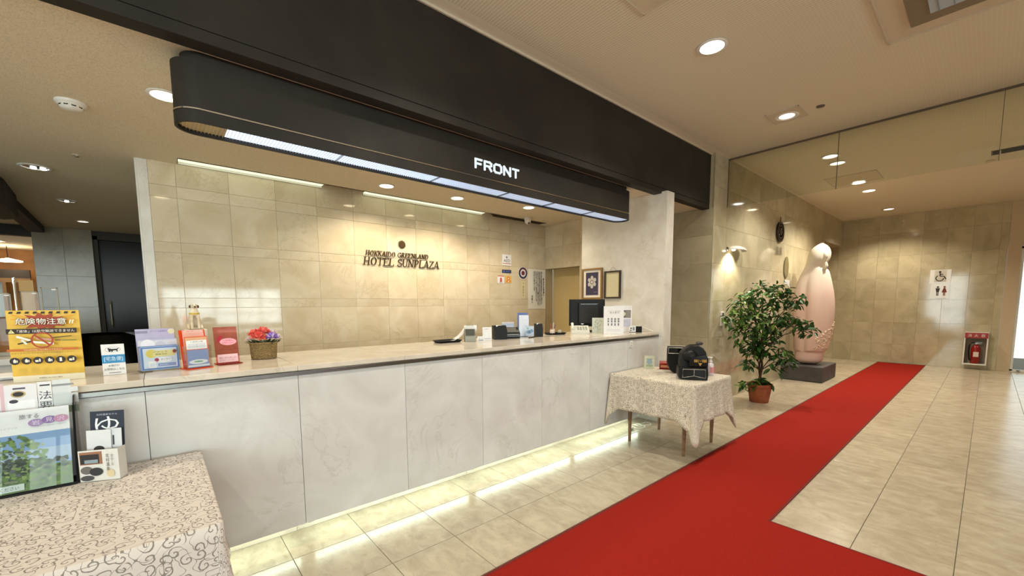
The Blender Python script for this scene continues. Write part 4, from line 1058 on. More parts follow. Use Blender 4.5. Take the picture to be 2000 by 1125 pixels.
t, a = plate('restroom_sign', 'white plate with man and woman figures under the wheelchair sign', 'sign', (XF - .002, .71, 1.455), .29, .325, R90, m=cm('#E2E0DC', .15))
for (cx, col, f_) in ((-.035, '#3A2E30', 0), (.065, '#7A3434', 1)):
    a.disc(cx, .255, .018, col)
    if f_: a.poly([(cx - .014, .232), (cx + .014, .232), (cx + .040, .14), (cx - .040, .14)], col)
    else: a.poly([(cx - .034, .232), (cx + .034, .232), (cx + .020, .15), (cx - .020, .15)], col)
    a.rect(cx - .016, cx - .003, .07, .15, col).rect(cx + .003, cx + .016, .07, .15, col)
a.rect(-.05, .10, .012, .020, '#C8C4BC').build(t)
# extinguisher niche
t = thing('extinguisher_box', 'white open extinguisher box with a red band, low on the far wall', 'box', (XF - .0, .125, .10), R90)
q = MB(); W2, H2, D2 = .165, .67, .15
for (a_, b_, c_, d_) in ((-W2, W2, 0, .025), (-W2, W2, H2 - .02, H2), (-W2, -W2 + .02, .025, H2 - .02), (W2 - .02, W2, .025, H2 - .02)): q.box(a_, b_, -D2, 0, c_, d_)
q.build('casing', M_WHITE, t)
MB().box(-W2 + .02, W2 - .02, -.012, -.002, .025, H2 - .02).build('back_panel', mat('niche_back', '#8C8070', .6), t)
MB().box(-W2 + .006, W2 - .006, -D2 - .004, -D2, H2 - .12, H2 - .01).build('red_band', cm('#9C1C14', .35), t)
a = Art(-D2 - .004)
for i, ch in enumerate('消火器'): a.text(ch, -.12 + i * .092, -.065 + i * .092, H2 - .095, H2 - .035, '#E8DCD8')
a.build(t)
t = thing('fire_extinguisher', 'red fire extinguisher with black hose inside the white wall box', 'extinguisher', (XF - .085, .118, .128), R90)
MB().lathe([(.058, 0), (.064, .008), (.065, .30), (.058, .34), (.035, .37), (.022, .38), (.022, .40)], n=24).build('cylinder', mat('extinguisher_red', '#8E140E', .3), t, smooth=True)
MB().box(-.012, .075, -.012, .012, .405, .415).box(-.012, .08, -.012, .012, .43, .44).cbox(-.02, .02, -.02, .02, .395, .425, .004).build('valve_handle', M_STEEL, t)
MB().tube([(-.01, -.01, .415), (-.06, -.012, .425), (-.088, -.02, .38), (-.095, -.03, .25), (-.085, -.035, .12), (-.07, -.04, .06)], .011, 8).build('hose', M_BLACK, t, smooth=True)
MB().box(-.03, .045, -.0668, -.060, .14, .24).build('label_plate', cm('#D8CCC0'), t)

# ================================================================== SCULPTURE AND PLANT
t = thing('plinth', 'low dark slate block under the pink stone figure', 'plinth', (9.12, 2.10, 0))
MB().cbox(8.64, 9.56, 1.80, 2.42, 0.004, .275, .008).build('block', M_SLATE, t, False)
ang = -math.atan2(9.02, 2.10)
t = thing('stone_sculpture', 'tall pink and cream stone figure of a cloaked woman on a dark block', 'sculpture', (9.02, 2.10, .276), ang)
K = .00300
prof = [  # Y of the outline, left X, right X (in a drawing of the figure), depth factor
 (845, 548, 692, .9), (800, 551, 695, .9), (772, 553, 697, .9), (766, 552, 700, .92), (762, 546, 706, .95), (740, 545, 713, .95), (700, 542, 722, .95), (650, 538, 729, .92), (600, 534, 734, .9), (550, 530, 736, .88),
 (500, 526, 735, .86), (450, 526, 731, .84), (400, 530, 723, .82), (360, 538, 714, .80), (330, 547, 708, .80), (300, 559, 700, .80), (280, 567, 694, .82), (262, 574, 674, .85), (250, 578, 672, .88),
 (235, 581, 688, .95), (215, 583, 697, 1.0), (190, 587, 701, 1.0), (165, 596, 698, 1.0), (148, 608, 690, 1.0), (134, 624, 678, 1.0), (125, 640, 666, 1.0), (120, 652, 658, 1.0)]
n = 40; vs = []; fs = []
for (Y, xl, xr, df) in prof:
    z = (845 - Y) * K; c0 = ((xl + xr) / 2 - 625) * K; a_ = (xr - xl) / 2 * K; b_ = a_ * df * (.86 if Y > 270 else 1.0)
    for i in range(n):
        g = 2 * PI * i / n; ca, sa = math.cos(g), math.sin(g)
        rr_ = 1.0
        if 270 < Y < 764:
            # fold of the cloak down the front left, and shallower ones at the back
            dg_ = (g - 4.25 + PI) % (2 * PI) - PI
            rr_ -= .16 * math.exp(-(dg_ / .16) ** 2) * min(1, (Y - 270) / 120)
            rr_ += .05 * math.exp(-((dg_ - .55) / .35) ** 2)
            rr_ += .02 * math.sin(5 * g + Y * .006)
        if Y <= 262:
            dg_ = (g - 5.55 + PI) % (2 * PI) - PI   # hollow of the hood where the bowed face looks out
            if 150 < Y < 250: rr_ -= .20 * math.exp(-(dg_ / .42) ** 2) * math.sin(PI * (Y - 140) / 120)
            rr_ += .03 * math.sin(3 * g + 1)
        vs.append((c0 + a_ * rr_ * ca, b_ * rr_ * sa, z))
for k in range(len(prof) - 1):
    for i in range(n): j = (i + 1) % n; fs.append((k * n + i, k * n + j, k * n + n + j, k * n + n + i))
fs.append(tuple(reversed(range(n)))); fs.append(tuple((len(prof) - 1) * n + i for i in range(n)))
q = MB(); q.add(vs, fs); o = q.build('figure', M_STONE, t, smooth=True); o.modifiers.new('sub', 'SUBSURF').levels = 1; o.modifiers[-1].render_levels = 2
# bowed face and folded hands in the hood
def skin(name, vs, es, rs, m, parent, sub=2):
    me = bpy.data.meshes.new(name); me.from_pydata(vs, es, []); me.materials.append(m)
    o = bpy.data.objects.new(name, me); C.objects.link(o); o.parent = parent
    sk = o.modifiers.new('skin', 'SKIN'); sk.use_smooth_shade = True
    if not me.skin_vertices: me.skin_vertices.new()
    for i, r_ in enumerate(rs): me.skin_vertices[0].data[i].radius = r_ if isinstance(r_, tuple) else (r_, r_)
    me.skin_vertices[0].data[0].use_root = True
    s2 = o.modifiers.new('sub', 'SUBSURF'); s2.levels = 1; s2.render_levels = sub
    return o
skin('face', [(.115, -.085, 2.02), (.135, -.095, 1.96), (.145, -.10, 1.915), (.132, -.095, 1.87)], [(0, 1), (1, 2), (2, 3)], [.055, .058, .048, .030], M_STONE, t)
skin('hands', [(.14, -.09, 1.70), (.165, -.12, 1.76), (.16, -.12, 1.83)], [(0, 1), (1, 2)], [.035, .034, .018], M_STONE, t)
q = MB(); rnd = random.Random(4)
for i in range(150):   # small carved shell shapes on the hem
    g = rnd.uniform(4.9, 6.2); z = rnd.uniform(.28, .80) ; z = .27 + (z - .27) * (.4 + .6 * (g - 4.9) / 1.3)
    Y = 845 - z / K
    for (p0, p1) in zip(prof[:-1], prof[1:]):
        if p0[0] >= Y >= p1[0]:
            u = (p0[0] - Y) / (p0[0] - p1[0]); xl = p0[1] + (p1[1] - p0[1]) * u; xr = p0[2] + (p1[2] - p0[2]) * u; df = p0[3]; break
    c0 = ((xl + xr) / 2 - 625) * K; a_ = (xr - xl) / 2 * K; b_ = a_ * df * .86
    cx, cy = c0 + a_ * math.cos(g) * .99, b_ * math.sin(g) * .99; s_ = rnd.uniform(.013, .026)
    ux, uy = -math.sin(g), math.cos(g)
    q.add([(cx - ux * s_, cy - uy * s_, z), (cx, cy, z - s_), (cx + ux * s_, cy + uy * s_, z), (cx, cy, z + s_), (cx + math.cos(g) * s_ * .9, cy + math.sin(g) * s_ * .9, z)], [(0, 1, 4), (1, 2, 4), (2, 3, 4), (3, 0, 4)])
q.build('carved_hem', mat('stone_pale', '#E0CCB4', .6), t, kind='stuff')
t = thing('plaque_stand', 'small dark plaque leaning on the slate block behind the figure', 'plaque', (9.46, 2.02, .276), ang)
MB().prism([(-.05, 0), (-.035, 0), (-.085, .30), (-.10, .30)], -.05, .05).prism([(-.075, .12), (-.068, .12), (.01, 0), (0, 0)], -.006, .006).build('plate', mat('plaque_dark', '#5C5044', .4, .3), t)

t = thing('potted_ficus', 'leafy artificial ficus tree in a terracotta pot by the marble wall', 'plant', (6.40, 2.05, 0), -math.atan2(6.4, 2.05))
MB().lathe([(.112, 0), (.118, .006), (.150, .225), (.160, .225), (.163, .262), (.150, .262), (.146, .235), (.02, .232)], n=32).build('pot', M_TERRA, t, smooth=True)
MB().lathe([(.145, .236), (.05, .25), (.01, .252)], n=20).build('soil', mat('soil', '#221A12', .9), t.children[-1])
rnd = random.Random(11)
for s_ in (-1, 1):
    pts = [(.018 * s_ * math.cos(k * .9), .018 * s_ * math.sin(k * .9), .24 + .075 * k) for k in range(10)]
    MB().tube(pts, [.016 - .0007 * k for k in range(10)], 8).build('trunk', M_BARK, t, smooth=True)
clusters = [(-.02, 0, 1.52, .23, 95), (-.22, .02, 1.40, .19, 60), (.16, 0, 1.55, .16, 45), (.36, -.02, 1.43, .12, 34), (-.32, 0, 1.18, .15, 50), (-.12, -.08, 1.18, .22, 85), (.12, -.05, 1.22, .20, 75),
            (.34, 0, 1.13, .13, 42), (.50, -.02, 1.06, .12, 34), (-.22, .05, .96, .17, 50), (-.02, 0, .95, .19, 70), (.12, .06, .95, .14, 36), (-.12, 0, .74, .13, 36), (.02, 0, .76, .12, 30), (.22, -.04, .72, .13, 24), (.30, -.02, .60, .10, 15), (.18, -.05, .50, .08, 10), (-.16, -.02, .54, .09, 14), (.05, -.04, .28, .08, 14), (-.05, -.08, .28, .09, 14), (-.17, -.06, .25, .08, 10)]
q = MB()
clusters = [(cx, cy - max(0, -cx - .08) * .55, cz, cr, nl) for (cx, cy, cz, cr, nl) in clusters]
for (cx, cy, cz, cr, nl) in clusters:
    if cz < .4: st = (0, 0, .25)
    else: st = (.005, 0, max(.45, min(.90, cz - .30)))
    q.tube([st, ((st[0] + cx) / 2, (st[1] + cy) / 2, (st[2] + cz) / 2 + .05), (cx, cy, cz)], [.008, .006, .003], 6)
    for k in range(5):
        e = Vector((cx, cy, cz)) + Vector((rnd.uniform(-1, 1), rnd.uniform(-1, 1), rnd.uniform(-.7, .7))).normalized() * cr * .8; q.tube([(cx, cy, cz), tuple(e)], [.003, .0015], 5)
q.build('branches', M_BARK, t)
L_ = [(0, 0, 0), (.013, .016, .003), (.018, .034, .004), (.014, .056, .001), (0, .080, -.008), (-.012, .054, .001), (-.017, .034, .004), (-.013, .016, .003), (0, .018, -.003), (0, .036, -.004), (0, .056, -.006)]
LF = [(0, 1, 8), (1, 2, 9, 8), (2, 3, 10, 9), (3, 4, 10), (4, 5, 10), (5, 6, 9, 10), (6, 7, 8, 9), (7, 0, 8)]
lq = MB(); lq.add(L_, LF); lo_ = lq.build('leaf', M_LEAF); leaf_me = lo_.data; bpy.data.objects.remove(lo_)
allv = []
for (cx, cy, cz, cr, nl) in clusters:
    for k in range(int(nl * 1.45)):
        d_ = Vector((rnd.gauss(0, 1), rnd.gauss(0, 1), rnd.gauss(0, .85))).normalized() * cr * rnd.uniform(.35, 1.05) ** .7
        p = Vector((cx, cy, cz)) + d_
        wy = 2.05 - .952 * p.x + .306 * p.y
        if wy > 2.28: p.y -= (wy - 2.28) / .306
        yaw_ = rnd.uniform(0, 2 * PI); pitch_ = rnd.uniform(-1.3, .25); roll_ = rnd.uniform(-.7, .7)
        s_ = rnd.uniform(.95, 1.4) * (1.2 if cz < .8 else 1)
        allv.append((p.y, p, Euler((pitch_, roll_, yaw_)), s_))
allv.sort(key=lambda a_: a_[0])
mat_ = {}
q = MB()
for k, (_, p, e, s_) in enumerate(allv):
    if k < 290:
        o = bpy.data.objects.new('leaf', leaf_me); C.objects.link(o); o.parent = t; o.location = p; o.rotation_euler = e; o.scale = (s_, s_, s_)
    else:
        M_ = Matrix.Translation(p) @ e.to_matrix().to_4x4() @ Matrix.Scale(s_, 4); q.add([tuple(M_ @ Vector(v)) for v in L_], LF)
q.build('foliage', M_LEAF, t, kind='stuff')

# ================================================================== ON THE SMALL TABLE
ZT = .6945
def face(x, y): return -math.atan2(x, y)
t, a = plate('small_card', 'small pale green card standing at the back of the small table', 'card', (4.02, 2.375, ZT), .105, .140, face(4.02, 2.4), m=cm('#D4D6BC'))
a.disc(0, .075, .030, '#9FB4C0').rect(-.03, .03, .10, .108, '#8CA0AC').rect(-.035, .035, .02, .045, '#A8B49A').build(t)
MB().prism([(.0, 0), (.05, 0), (0, .09)], -.02, .02, axis='x').build('prop', M_ACRYL, t)
t = thing('card_box', 'small red clear box of cards between the green card and the bags', 'box', (4.10, 2.235, ZT), face(4.1, 2.2))
MB().cbox(-.056, .056, -.02, .02, 0, .062, .004).build('box', mat('box_red', '#A84A3C', .3), t)
MB().box(-.058, .058, -.023, .023, .0, .088).build('cover', M_PINKAC, t)
Art(-.0235).rect(-.045, .02, .02, .045, '#C88A5C').disc(.038, .032, .014, '#D89088').build(t)
# two black rounded bags
M_BAG = noise_mat('bag_black', '#0A0A0A', '#131312', 40, .5)
M_BAG.node_tree.nodes['Principled BSDF'].inputs['Specular IOR Level'].default_value = .3
M_SILV = mat('silver_piping', '#B8B4AC', .3, .7)
M_GOLD = mat('gold_print', '#B8903C', .4, .2)
def rounded(q, poly, y0, y1, b):
    n = len(poly); cx = sum(p[0] for p in poly) / n; cz = sum(p[1] for p in poly) / n
    def sh(k): return [(cx + (x - cx) * k, cz + (z - cz) * k) for x, z in poly]
    layers = [(y0, .90), (y0 + b * .35, .97), (y0 + b, 1), (y1 - b, 1), (y1, .93)]
    vs = []
    for (y, k) in layers: vs += [(x, y, z) for x, z in sh(k)]
    fs = [tuple(range(n)), tuple((len(layers) - 1) * n + i for i in reversed(range(n)))]
    for l_ in range(len(layers) - 1):
        for i in range(n): j = (i + 1) % n; fs.append((l_ * n + i, l_ * n + n + i, l_ * n + n + j, l_ * n + j))
    q.add(vs, fs); return q
t = thing('black_bag', 'black rounded bag with gold print and silver-edged front flap', 'bag', (3.80, 1.80, ZT), face(3.8, 1.8) + .15)
q = rounded(MB(), [(-.115, .07), (-.12, .16), (-.112, .235), (-.075, .285), (-.02, .315), (.05, .318), (.085, .29), (.112, .25), (.122, .19), (.122, .07)], -.07, .09, .035); q.build('body', M_BAG, t, smooth=True)
q = MB(); vs = []; fs = []
for k in range(7):
    g = PI / 2 * k / 6
    for i in range(24): h_ = 2 * PI * i / 24; vs.append((-.03 + .066 * math.cos(g) * math.cos(h_), -.066 - .045 * math.sin(g), .215 + .060 * math.cos(g) * math.sin(h_)))
for k in range(6):
    for i in range(24): j = (i + 1) % 24; fs.append((k * 24 + i, k * 24 + j, k * 24 + 24 + j, k * 24 + 24 + i))
q.add(vs, fs); q.build('dome', M_BAG, t, smooth=True)
MB().cbox(.03, .085, -.02, .03, .315, .345, .008).build('clasp', mat('clasp_brown', '#2E2018', .4), t)
q = rounded(MB(), [(-.125, .012), (-.135, .05), (-.13, .115), (.12, .115), (.125, .05), (.118, .002), (0, .0)], -.13, .06, .02); q.build('front_flap', M_BAG, t, smooth=True, label='silver-edged front flap')
q = MB()
for s_ in (-1, 1):
    q.tube([(.0, -.134, .10), (.05 * s_ * 1.9, -.134, .10), (.05 * s_ * 1.95, -.134, .022), (.05 * s_, -.134, .030), (.0, -.134, .040), (0, -.134, .10)], .0032, 6)
q.build('piping', M_SILV, t)
q = MB()
for i, (x, w_) in enumerate(((0.0, .010), (.014, .010), (.028, .004), (.072, .004), (.080, .010), (.094, .010))): q.box(x, x + w_, -.116, -.112, .165, .190)
q.tube([(.036, -.114, .166), (.036, -.114, .190), (.052, -.114, .172), (.068, -.114, .190), (.068, -.114, .166)], .003, 5)
q.prism([(.036, .158), (.068, .158), (.052, .130)], -.115, -.112).build('gold_print', M_GOLD, t)
q = rounded(MB(), [(-.04, .12), (.12, .12), (.122, .20), (.10, .235), (-.04, .20)], -.112, -.05, .01); q.build('front_panel', M_BAG, t, smooth=True)
t = thing('black_bag', 'black rounded bag with a silver-edged top panel, the rear one', 'bag', (3.98, 2.04, ZT), face(3.98, 2.05) + .05)
q = rounded(MB(), [(-.10, .235), (-.095, .27), (.10, .27), (.105, .235), (.10, .10), (.06, .03), (.02, .0), (-.03, .0), (-.07, .03), (-.10, .10)], -.07, .07, .03); q.build('body', M_BAG, t, smooth=True)
q = MB()
q.tube([(-.088, -.076, .262), (.05, -.076, .262), (.05, -.076, .205), (-.088, -.076, .205), (-.088, -.076, .262)], .0034, 6); q.tube([(-.09, -.02, .274), (.095, -.02, .276), (.108, -.02, .24)], .0034, 6); q.build('piping', M_SILV, t)
MB().cbox(-.083, .045, -.078, -.068, .209, .258, .003).build('panel', M_BLACKG, t)
t = thing('pump_bottle', 'clear pump bottle of sanitizer with a pink label on the small table', 'bottle', (4.055, 1.735, ZT), face(4, 1.75))
MB().lathe([(.026, 0), (.030, .004), (.030, .095), (.024, .115), (.012, .125), (.012, .132)], n=24).build('body', mat('bottle_frosted', '#D6CCD2', .25), t, smooth=True)
MB().lathe([(.014, .130), (.014, .146), (.005, .148), (.005, .172)], n=16).tube([(.012, 0, .176), (-.02, 0, .178), (-.038, 0, .172)], .006, 8).build('pump', M_WHITE, t, smooth=True)
q = MB(); n = 12
vs = [(.0306 * math.sin(-.2 + 1.6 * i / n), -.0306 * math.cos(-.2 + 1.6 * i / n), z) for z in (.03, .085) for i in range(n + 1)]
q.add(vs, [(i, i + 1, n + 2 + i, n + 1 + i) for i in range(n)]); q.build('label_band', cm('#D88C94'), t)

# ================================================================== ON THE COUNTER
ZK = 1.0688
def easel_card(name, label, cat, loc, wd, h, rz, m=None, th=.004, back=True):
    t, a = plate(name, label, cat, loc, wd, h, rz, m, th)
    if back: MB().prism([(0.001, 0), (.055, 0), (.001, h * .6)], -wd * .2, wd * .2, axis='x').build('prop', M_ACRYL, t)
    return t, a
# hazard sign
t, a = easel_card('hazard_sign', 'yellow upright warning card with hazard stripes and black icons', 'sign', (-.387, 2.766, ZK), .232, .318, -.235, m=cm('#DDB23C', .5))
W = .232
a.rect(-W / 2, W / 2, 0, .028, '#E4DCC4').text('手荷物についてのご案内', -.035, .04, .012, .018, '#3A3430')
for i in range(9): a.poly([(-.108 + i * .025, .304), (-.096 + i * .025, .304), (-.092 + i * .025, .313), (-.104 + i * .025, .313)], '#241C14')
for s_ in range(-6, 7): a.poly([(0, .272), (s_ * .018 - .004, .302), (s_ * .018 + .004, .302)], '#EBCB74')
for (g0, ln) in ((.15, .10), (.5, .11), (2.6, .11), (2.95, .10), (3.5, .10), (5.9, .1)): a.poly([(0, .27), (ln * math.cos(g0 - .06), .27 + ln * .5 * math.sin(g0 - .06)), (ln * math.cos(g0 + .06), .27 + ln * .5 * math.sin(g0 + .06))], '#E0A028')
st = [((.085 if i % 2 == 0 else .048) * math.cos(2 * PI * i / 22), .269 + (.040 if i % 2 == 0 else .026) * math.sin(2 * PI * i / 22)) for i in range(22)]
a.poly(st, '#A23C1C')
for i, ch in enumerate('危険物注意'):
    x = -.084 + i * .0335
    for (dx, dz) in ((-.0012, 0), (.0012, 0), (0, -.0012), (0, .0012)): a.text(ch, x + dx, x + .030 + dx, .256 + dz, .284 + dz, '#3A2416')
    a.text(ch, x, x + .030, .256, .284, '#F0EADC'); a.text(ch, x + .0006, x + .0306, .256, .284, '#F0EADC')
for k in (0, 1): a.poly([(.089 + k * .009, .258), (.092 + k * .009, .258), (.098 + k * .009, .276), (.093 + k * .009, .276)], '#F0EADC')
a.rect(-.110, .112, .216, .238, '#2A1A12').poly([(-.104, .219), (-.084, .219), (-.094, .236)], '#E8DC9C').rect(-.095, -.093, .223, .231, '#2A1A12')
a.text('「液体」は航空輸送できません', -.076, .106, .221, .234, '#EFE6DC')
for (p0, p1, w_, col) in (((-.080, .205), (-.035, .185), .009, '#E4E0D8'), ((-.078, .172), (-.030, .184), .006, '#2C2420'), ((-.065, .190), (-.050, .170), .008, '#D8D4CC'), ((.03, .196), (.095, .203), .003, '#2C2420'), ((-.03, .180), (.035, .170), .009, '#E8E4DC'), ((-.02, .195), (.03, .188), .007, '#C89088'), ((.04, .184), (.06, .186), .003, '#3A3024'), ((.062, .184), (.11, .183), .004, '#6C7A2C')):
    d_ = Vector((p1[0] - p0[0], p1[1] - p0[1])).normalized(); nn = Vector((-d_.y, d_.x)) * w_ / 2
    a.poly([(p0[0] - nn.x, p0[1] - nn.y), (p1[0] - nn.x, p1[1] - nn.y), (p1[0] + nn.x, p1[1] + nn.y), (p0[0] + nn.x, p0[1] + nn.y)], col)
a.ring(.0, .187, .036, .006, '#A23A22', 28).poly([(-.026, .209), (-.021, .213), (.026, .166), (.021, .161)], '#A23A22')
a.rect(-.112, .114, .140, .150, '#BE6420').text('下記は航空機にはお預かりできません', -.062, .062, .1415, .1485, '#F0DCA8')
a.text('発送できないものがありますのでお問合せください', -.10, .10, .128, .135, '#7C5A20')
for i in range(6):
    x = -.091 + i * .0365; a.disc(x, .098, .0158, '#241812', n=20)
    if i in (0, 1, 3): a.poly([(x - .004, .091), (x + .004, .091), (x + .005, .100), (x, .108), (x - .005, .100)], '#E8E0D0').rect(x + .006, x + .009, .092, .102, '#E8E0D0')
    elif i == 4: a.rect(x - .004, x + .004, .090, .107, '#E8E0D0')
    else: a.rect(x - .009, x + .001, .091, .100, '#E8E0D0').rect(x + .003, x + .008, .092, .105, '#E8E0D0')
a.build(t)
# parcel service card
t, a = easel_card('parcel_card', 'small white card with a black cat in an oval and a blue band', 'sign', (-.178, 2.792, ZK), .082, .150, .02)
a.disc(0, .124, .028, '#8A8A88', .013, 24).disc(0, .124, .0265, '#E8E8EA', .0118, 24)
a.poly([(-.014, .113), (-.016, .122), (-.018, .130), (-.015, .133), (-.012, .129), (-.008, .130), (-.006, .127), (.014, .127), (.021, .131), (.022, .129), (.016, .122), (.018, .113), (.014, .113), (.012, .119), (.002, .119), (-.002, .113), (-.006, .113), (-.006, .119), (-.010, .113)], '#161616')
a.rect(-.041, .041, .058, .098, '#2C86BC').text('[宅急便]', -.033, .033, .066, .090, '#D4E6F0')
a.text('お預けの', -.020, .018, .040, .050, '#26241F').text('お荷物はこちら', -.036, .035, .022, .034, '#26241F').rect(-.02, .022, .009, .012, '#7C7870').build(t)

def holder(label, loc, wd, h, rz, mbody, name='leaflet_holder', pocket=.6, side=True):
    t = thing(name, label, 'leaflet holder', loc, rz)
    q = MB(); q.add([(-wd / 2, .0, 0), (wd / 2, .0, 0), (wd / 2, .028, h), (-wd / 2, .028, h), (-wd / 2, .003, 0), (wd / 2, .003, 0), (wd / 2, .031, h), (-wd / 2, .031, h)],
                    [(0, 1, 2, 3), (4, 7, 6, 5), (0, 4, 5, 1), (1, 5, 6, 2), (2, 6, 7, 3), (3, 7, 4, 0)])
    q.build('back_plate', mbody, t)
    MB().box(-wd / 2, wd / 2, -.045, .045, 0, .004).build('foot', mbody, t)
    q = MB(); q.box(-wd / 2, wd / 2, -.036, -.033, 0.004, h * pocket)
    for x in (-wd / 2, wd / 2 - .002): q.prism([(x, -.0), (x + .002, -.0)], 0, 0) if False else q.box(x, x + .002, -.033, .0, .004, h * pocket)
    q.build('pocket', M_ACRYL, t); return t
def leaflet(label, loc, wd, h, rz, base, art=None, lean=.0, th=.003, group=None, name='leaflet'):
    t = thing(name, label, 'leaflet', loc, rz, group); t.rotation_euler = (lean, 0, rz)
    MB().box(-wd / 2, wd / 2, -th, 0, 0, h).build('paper', cm(base), t)
    if art:
        a = Art(-th, .00025); art(a); a.build(t)
    return t
def rot(x, y, rz, dx, dy): return (x + dx * math.cos(rz) - dy * math.sin(rz), y + dx * math.sin(rz) + dy * math.cos(rz))
# lavender leaflets
px0, py0, rz0 = -.010, 2.815, .20
holder('clear holder with lavender and blue leaflets', (px0, py0, ZK), .165, .215, rz0, M_ACRYL)
def art_l1(a):
    a.text('ポイント会員募集中', -.02, .05, .194, .204, '#7A5CA8').rect(-.078, -.03, .190, .202, '#8C88A8').disc(.066, .196, .014, '#D8D4B0')
def art_l2(a):
    a.rect(-.078, .078, .125, .152, '#D0D0DC').disc(-.04, .130, .028, '#E4E4EE').disc(.01, .128, .02, '#C2C2D4').rect(-.078, .078, .118, .124, '#6C7CB0')
def art_l3(a):
    a.rect(-.075, .075, .004, .118, '#5C80C0').rect(-.068, .068, .010, .112, '#D4DEEE').disc(-.035, .085, .022, '#E2CF68').rect(-.030, .060, .068, .100, '#E8DC98')
    a.text('アプリで', -.03, .03, .088, .096, '#6A6048').text('簡単予約', -.02, .028, .076, .084, '#6A6048').disc(.060, .087, .010, '#E2B898').disc(.060, .092, .009, '#8A4A34')
    a.disc(.012, .050, .036, '#F0F0F4', .015).disc(-.016, .052, .009, '#A83A5C').text('オンライン', .0, .050, .048, .058, '#5A4878').rect(-.05, -.02, .012, .046, '#F4F4F4').rect(-.046, -.024, .018, .036, '#DCE4F0').rect(-.012, .060, .018, .032, '#7C8CC8').text('無料登録はこちら', -.008, .056, .021, .029, '#E8ECF8')
leaflet('tallest lavender leaflet with purple heading, at the back of the clear holder', (*rot(px0, py0, rz0, -.004, -.006), ZK + .006), .156, .212, rz0, '#B4B0D0', art_l1, -.12)
leaflet('middle leaflet with pale round photos in the clear holder', (*rot(px0, py0, rz0, .0, -.014), ZK + .006), .158, .158, rz0, '#B8BCD8', art_l2, -.11)
leaflet('front leaflet with yellow patch and blue border in the clear holder', (*rot(px0, py0, rz0, .002, -.024), ZK + .006), .152, .122, rz0, '#A8BCE0', art_l3, -.05)
# orange holder
px0, py0, rz0 = .142, 2.775, .36
holder('bright orange leaflet holder between the lavender and the pink ones', (px0, py0, ZK), .120, .205, rz0, M_ORAC)
def art_o1(a): a.rect(-.042, .042, .186, .200, '#F0C8BC').text('ご自由にお取りください', -.038, .038, .189, .197, '#D07868')
def art_o2(a):
    a.rect(-.05, .05, .148, .160, '#E0B088').rect(-.048, .048, .098, .146, '#EEF0F0').text('入会申込書', -.03, .03, .133, .141, '#6A6A70').rect(-.04, .04, .105, .128, '#DCDEE4')
    a.rect(-.0005, .0005, .105, .128, '#A8A8B0').rect(-.05, .05, .0, .094, '#8C9CC8').disc(0, .030, .044, '#E4E8EC', .012).disc(.0, .031, .022, '#7CA88C', .004).rect(-.05, .05, .004, .014, '#DDE4EC')
leaflet('white slip in the top of the orange holder', (*rot(px0, py0, rz0, 0, -.006), ZK + .006), .098, .200, rz0, '#E8B0A0', art_o1, -.12)
leaflet('front leaflet with white form and blue mountain in the orange holder', (*rot(px0, py0, rz0, 0, -.022), ZK + .006), .106, .166, rz0, '#E2754C', art_o2, -.08)
# pink holder
px0, py0, rz0 = .292, 2.85, .18
t = holder('clear pink leaflet holder with an oval slogan beside the flower basket', (px0, py0, ZK), .116, .212, rz0, M_PINKAC, pocket=.02)
a = Art(-.0005); 
def lean_art(a, t, h, dx): 
    o = a.build(t, 'print'); o.rotation_euler = (-math.atan2(dx, h), 0, 0); return o
a.disc(.010, .128, .042, '#EFA8B4', .020, 28).text('ご自由に', -.016, .036, .131, .140, '#B0405C').text('お持ちください', -.020, .040, .117, .126, '#B0405C')
a.poly([(-.044, .128), (-.034, .130), (-.024, .145), (-.016, .158), (-.020, .166), (-.032, .163), (-.042, .150)], '#B01830').rect(-.050, .050, .010, .056, '#F0C4C8').text('献血にご協力をお願いします', -.042, .042, .030, .042, '#A06070').text('ありがとうございます', -.042, .03, .018, .027, '#A06070')
lean_art(a, t, .212, .028)
MB().box(-.058, .058, -.05, .05, .0045, .006).build('base_sheet', M_PINKAC, t)

# dog figurine
M_DOG = noise_mat('dog_white', '#C0AE90', '#DED2BA', 20, .6)
t = thing('collection_box', 'plain pale box behind the orange holder, under the dog', 'box', (.155, 2.90, ZK), .0)
MB().cbox(-.05, .05, -.04, .04, 0, .203, .003).build('box', cm('#D8D0C4'), t); MB().box(-.02, .02, -.003, .003, .2025, .2035).build('slot', M_BLACK, t)
t = thing('dog_figurine', 'small white dog figurine with dark ears and yellow harness above the orange holder', 'figurine', (.155, 2.895, ZK + .203), .05); t.scale = (.47, .47, .43)
V = [(0, .06, .07), (0, .045, .14), (0, .0, .22), (0, -.012, .27), (0, -.018, .305), (0, -.045, .302), (0, -.072, .292),
     (-.030, -.012, .19), (-.033, -.035, .10), (-.033, -.04, .02), (-.033, -.058, .008), (.030, -.012, .19), (.033, -.035, .10), (.033, -.04, .02), (.033, -.058, .008),
     (-.055, .05, .05), (-.060, .0, .03), (-.060, -.03, .010), (.055, .05, .05), (.060, .0, .03), (.060, -.03, .010)]
E_ = [(0, 1), (1, 2), (2, 3), (3, 4), (4, 5), (5, 6), (2, 7), (7, 8), (8, 9), (9, 10), (2, 11), (11, 12), (12, 13), (13, 14), (0, 15), (15, 16), (16, 17), (0, 18), (18, 19), (19, 20)]
RD = [.058, .055, .044, .030, .037, .030, .018, .022, .016, .014, .012, .022, .016, .014, .012, .032, .020, .014, .032, .020, .014]
skin('body', V, E_, RD, M_DOG, t)
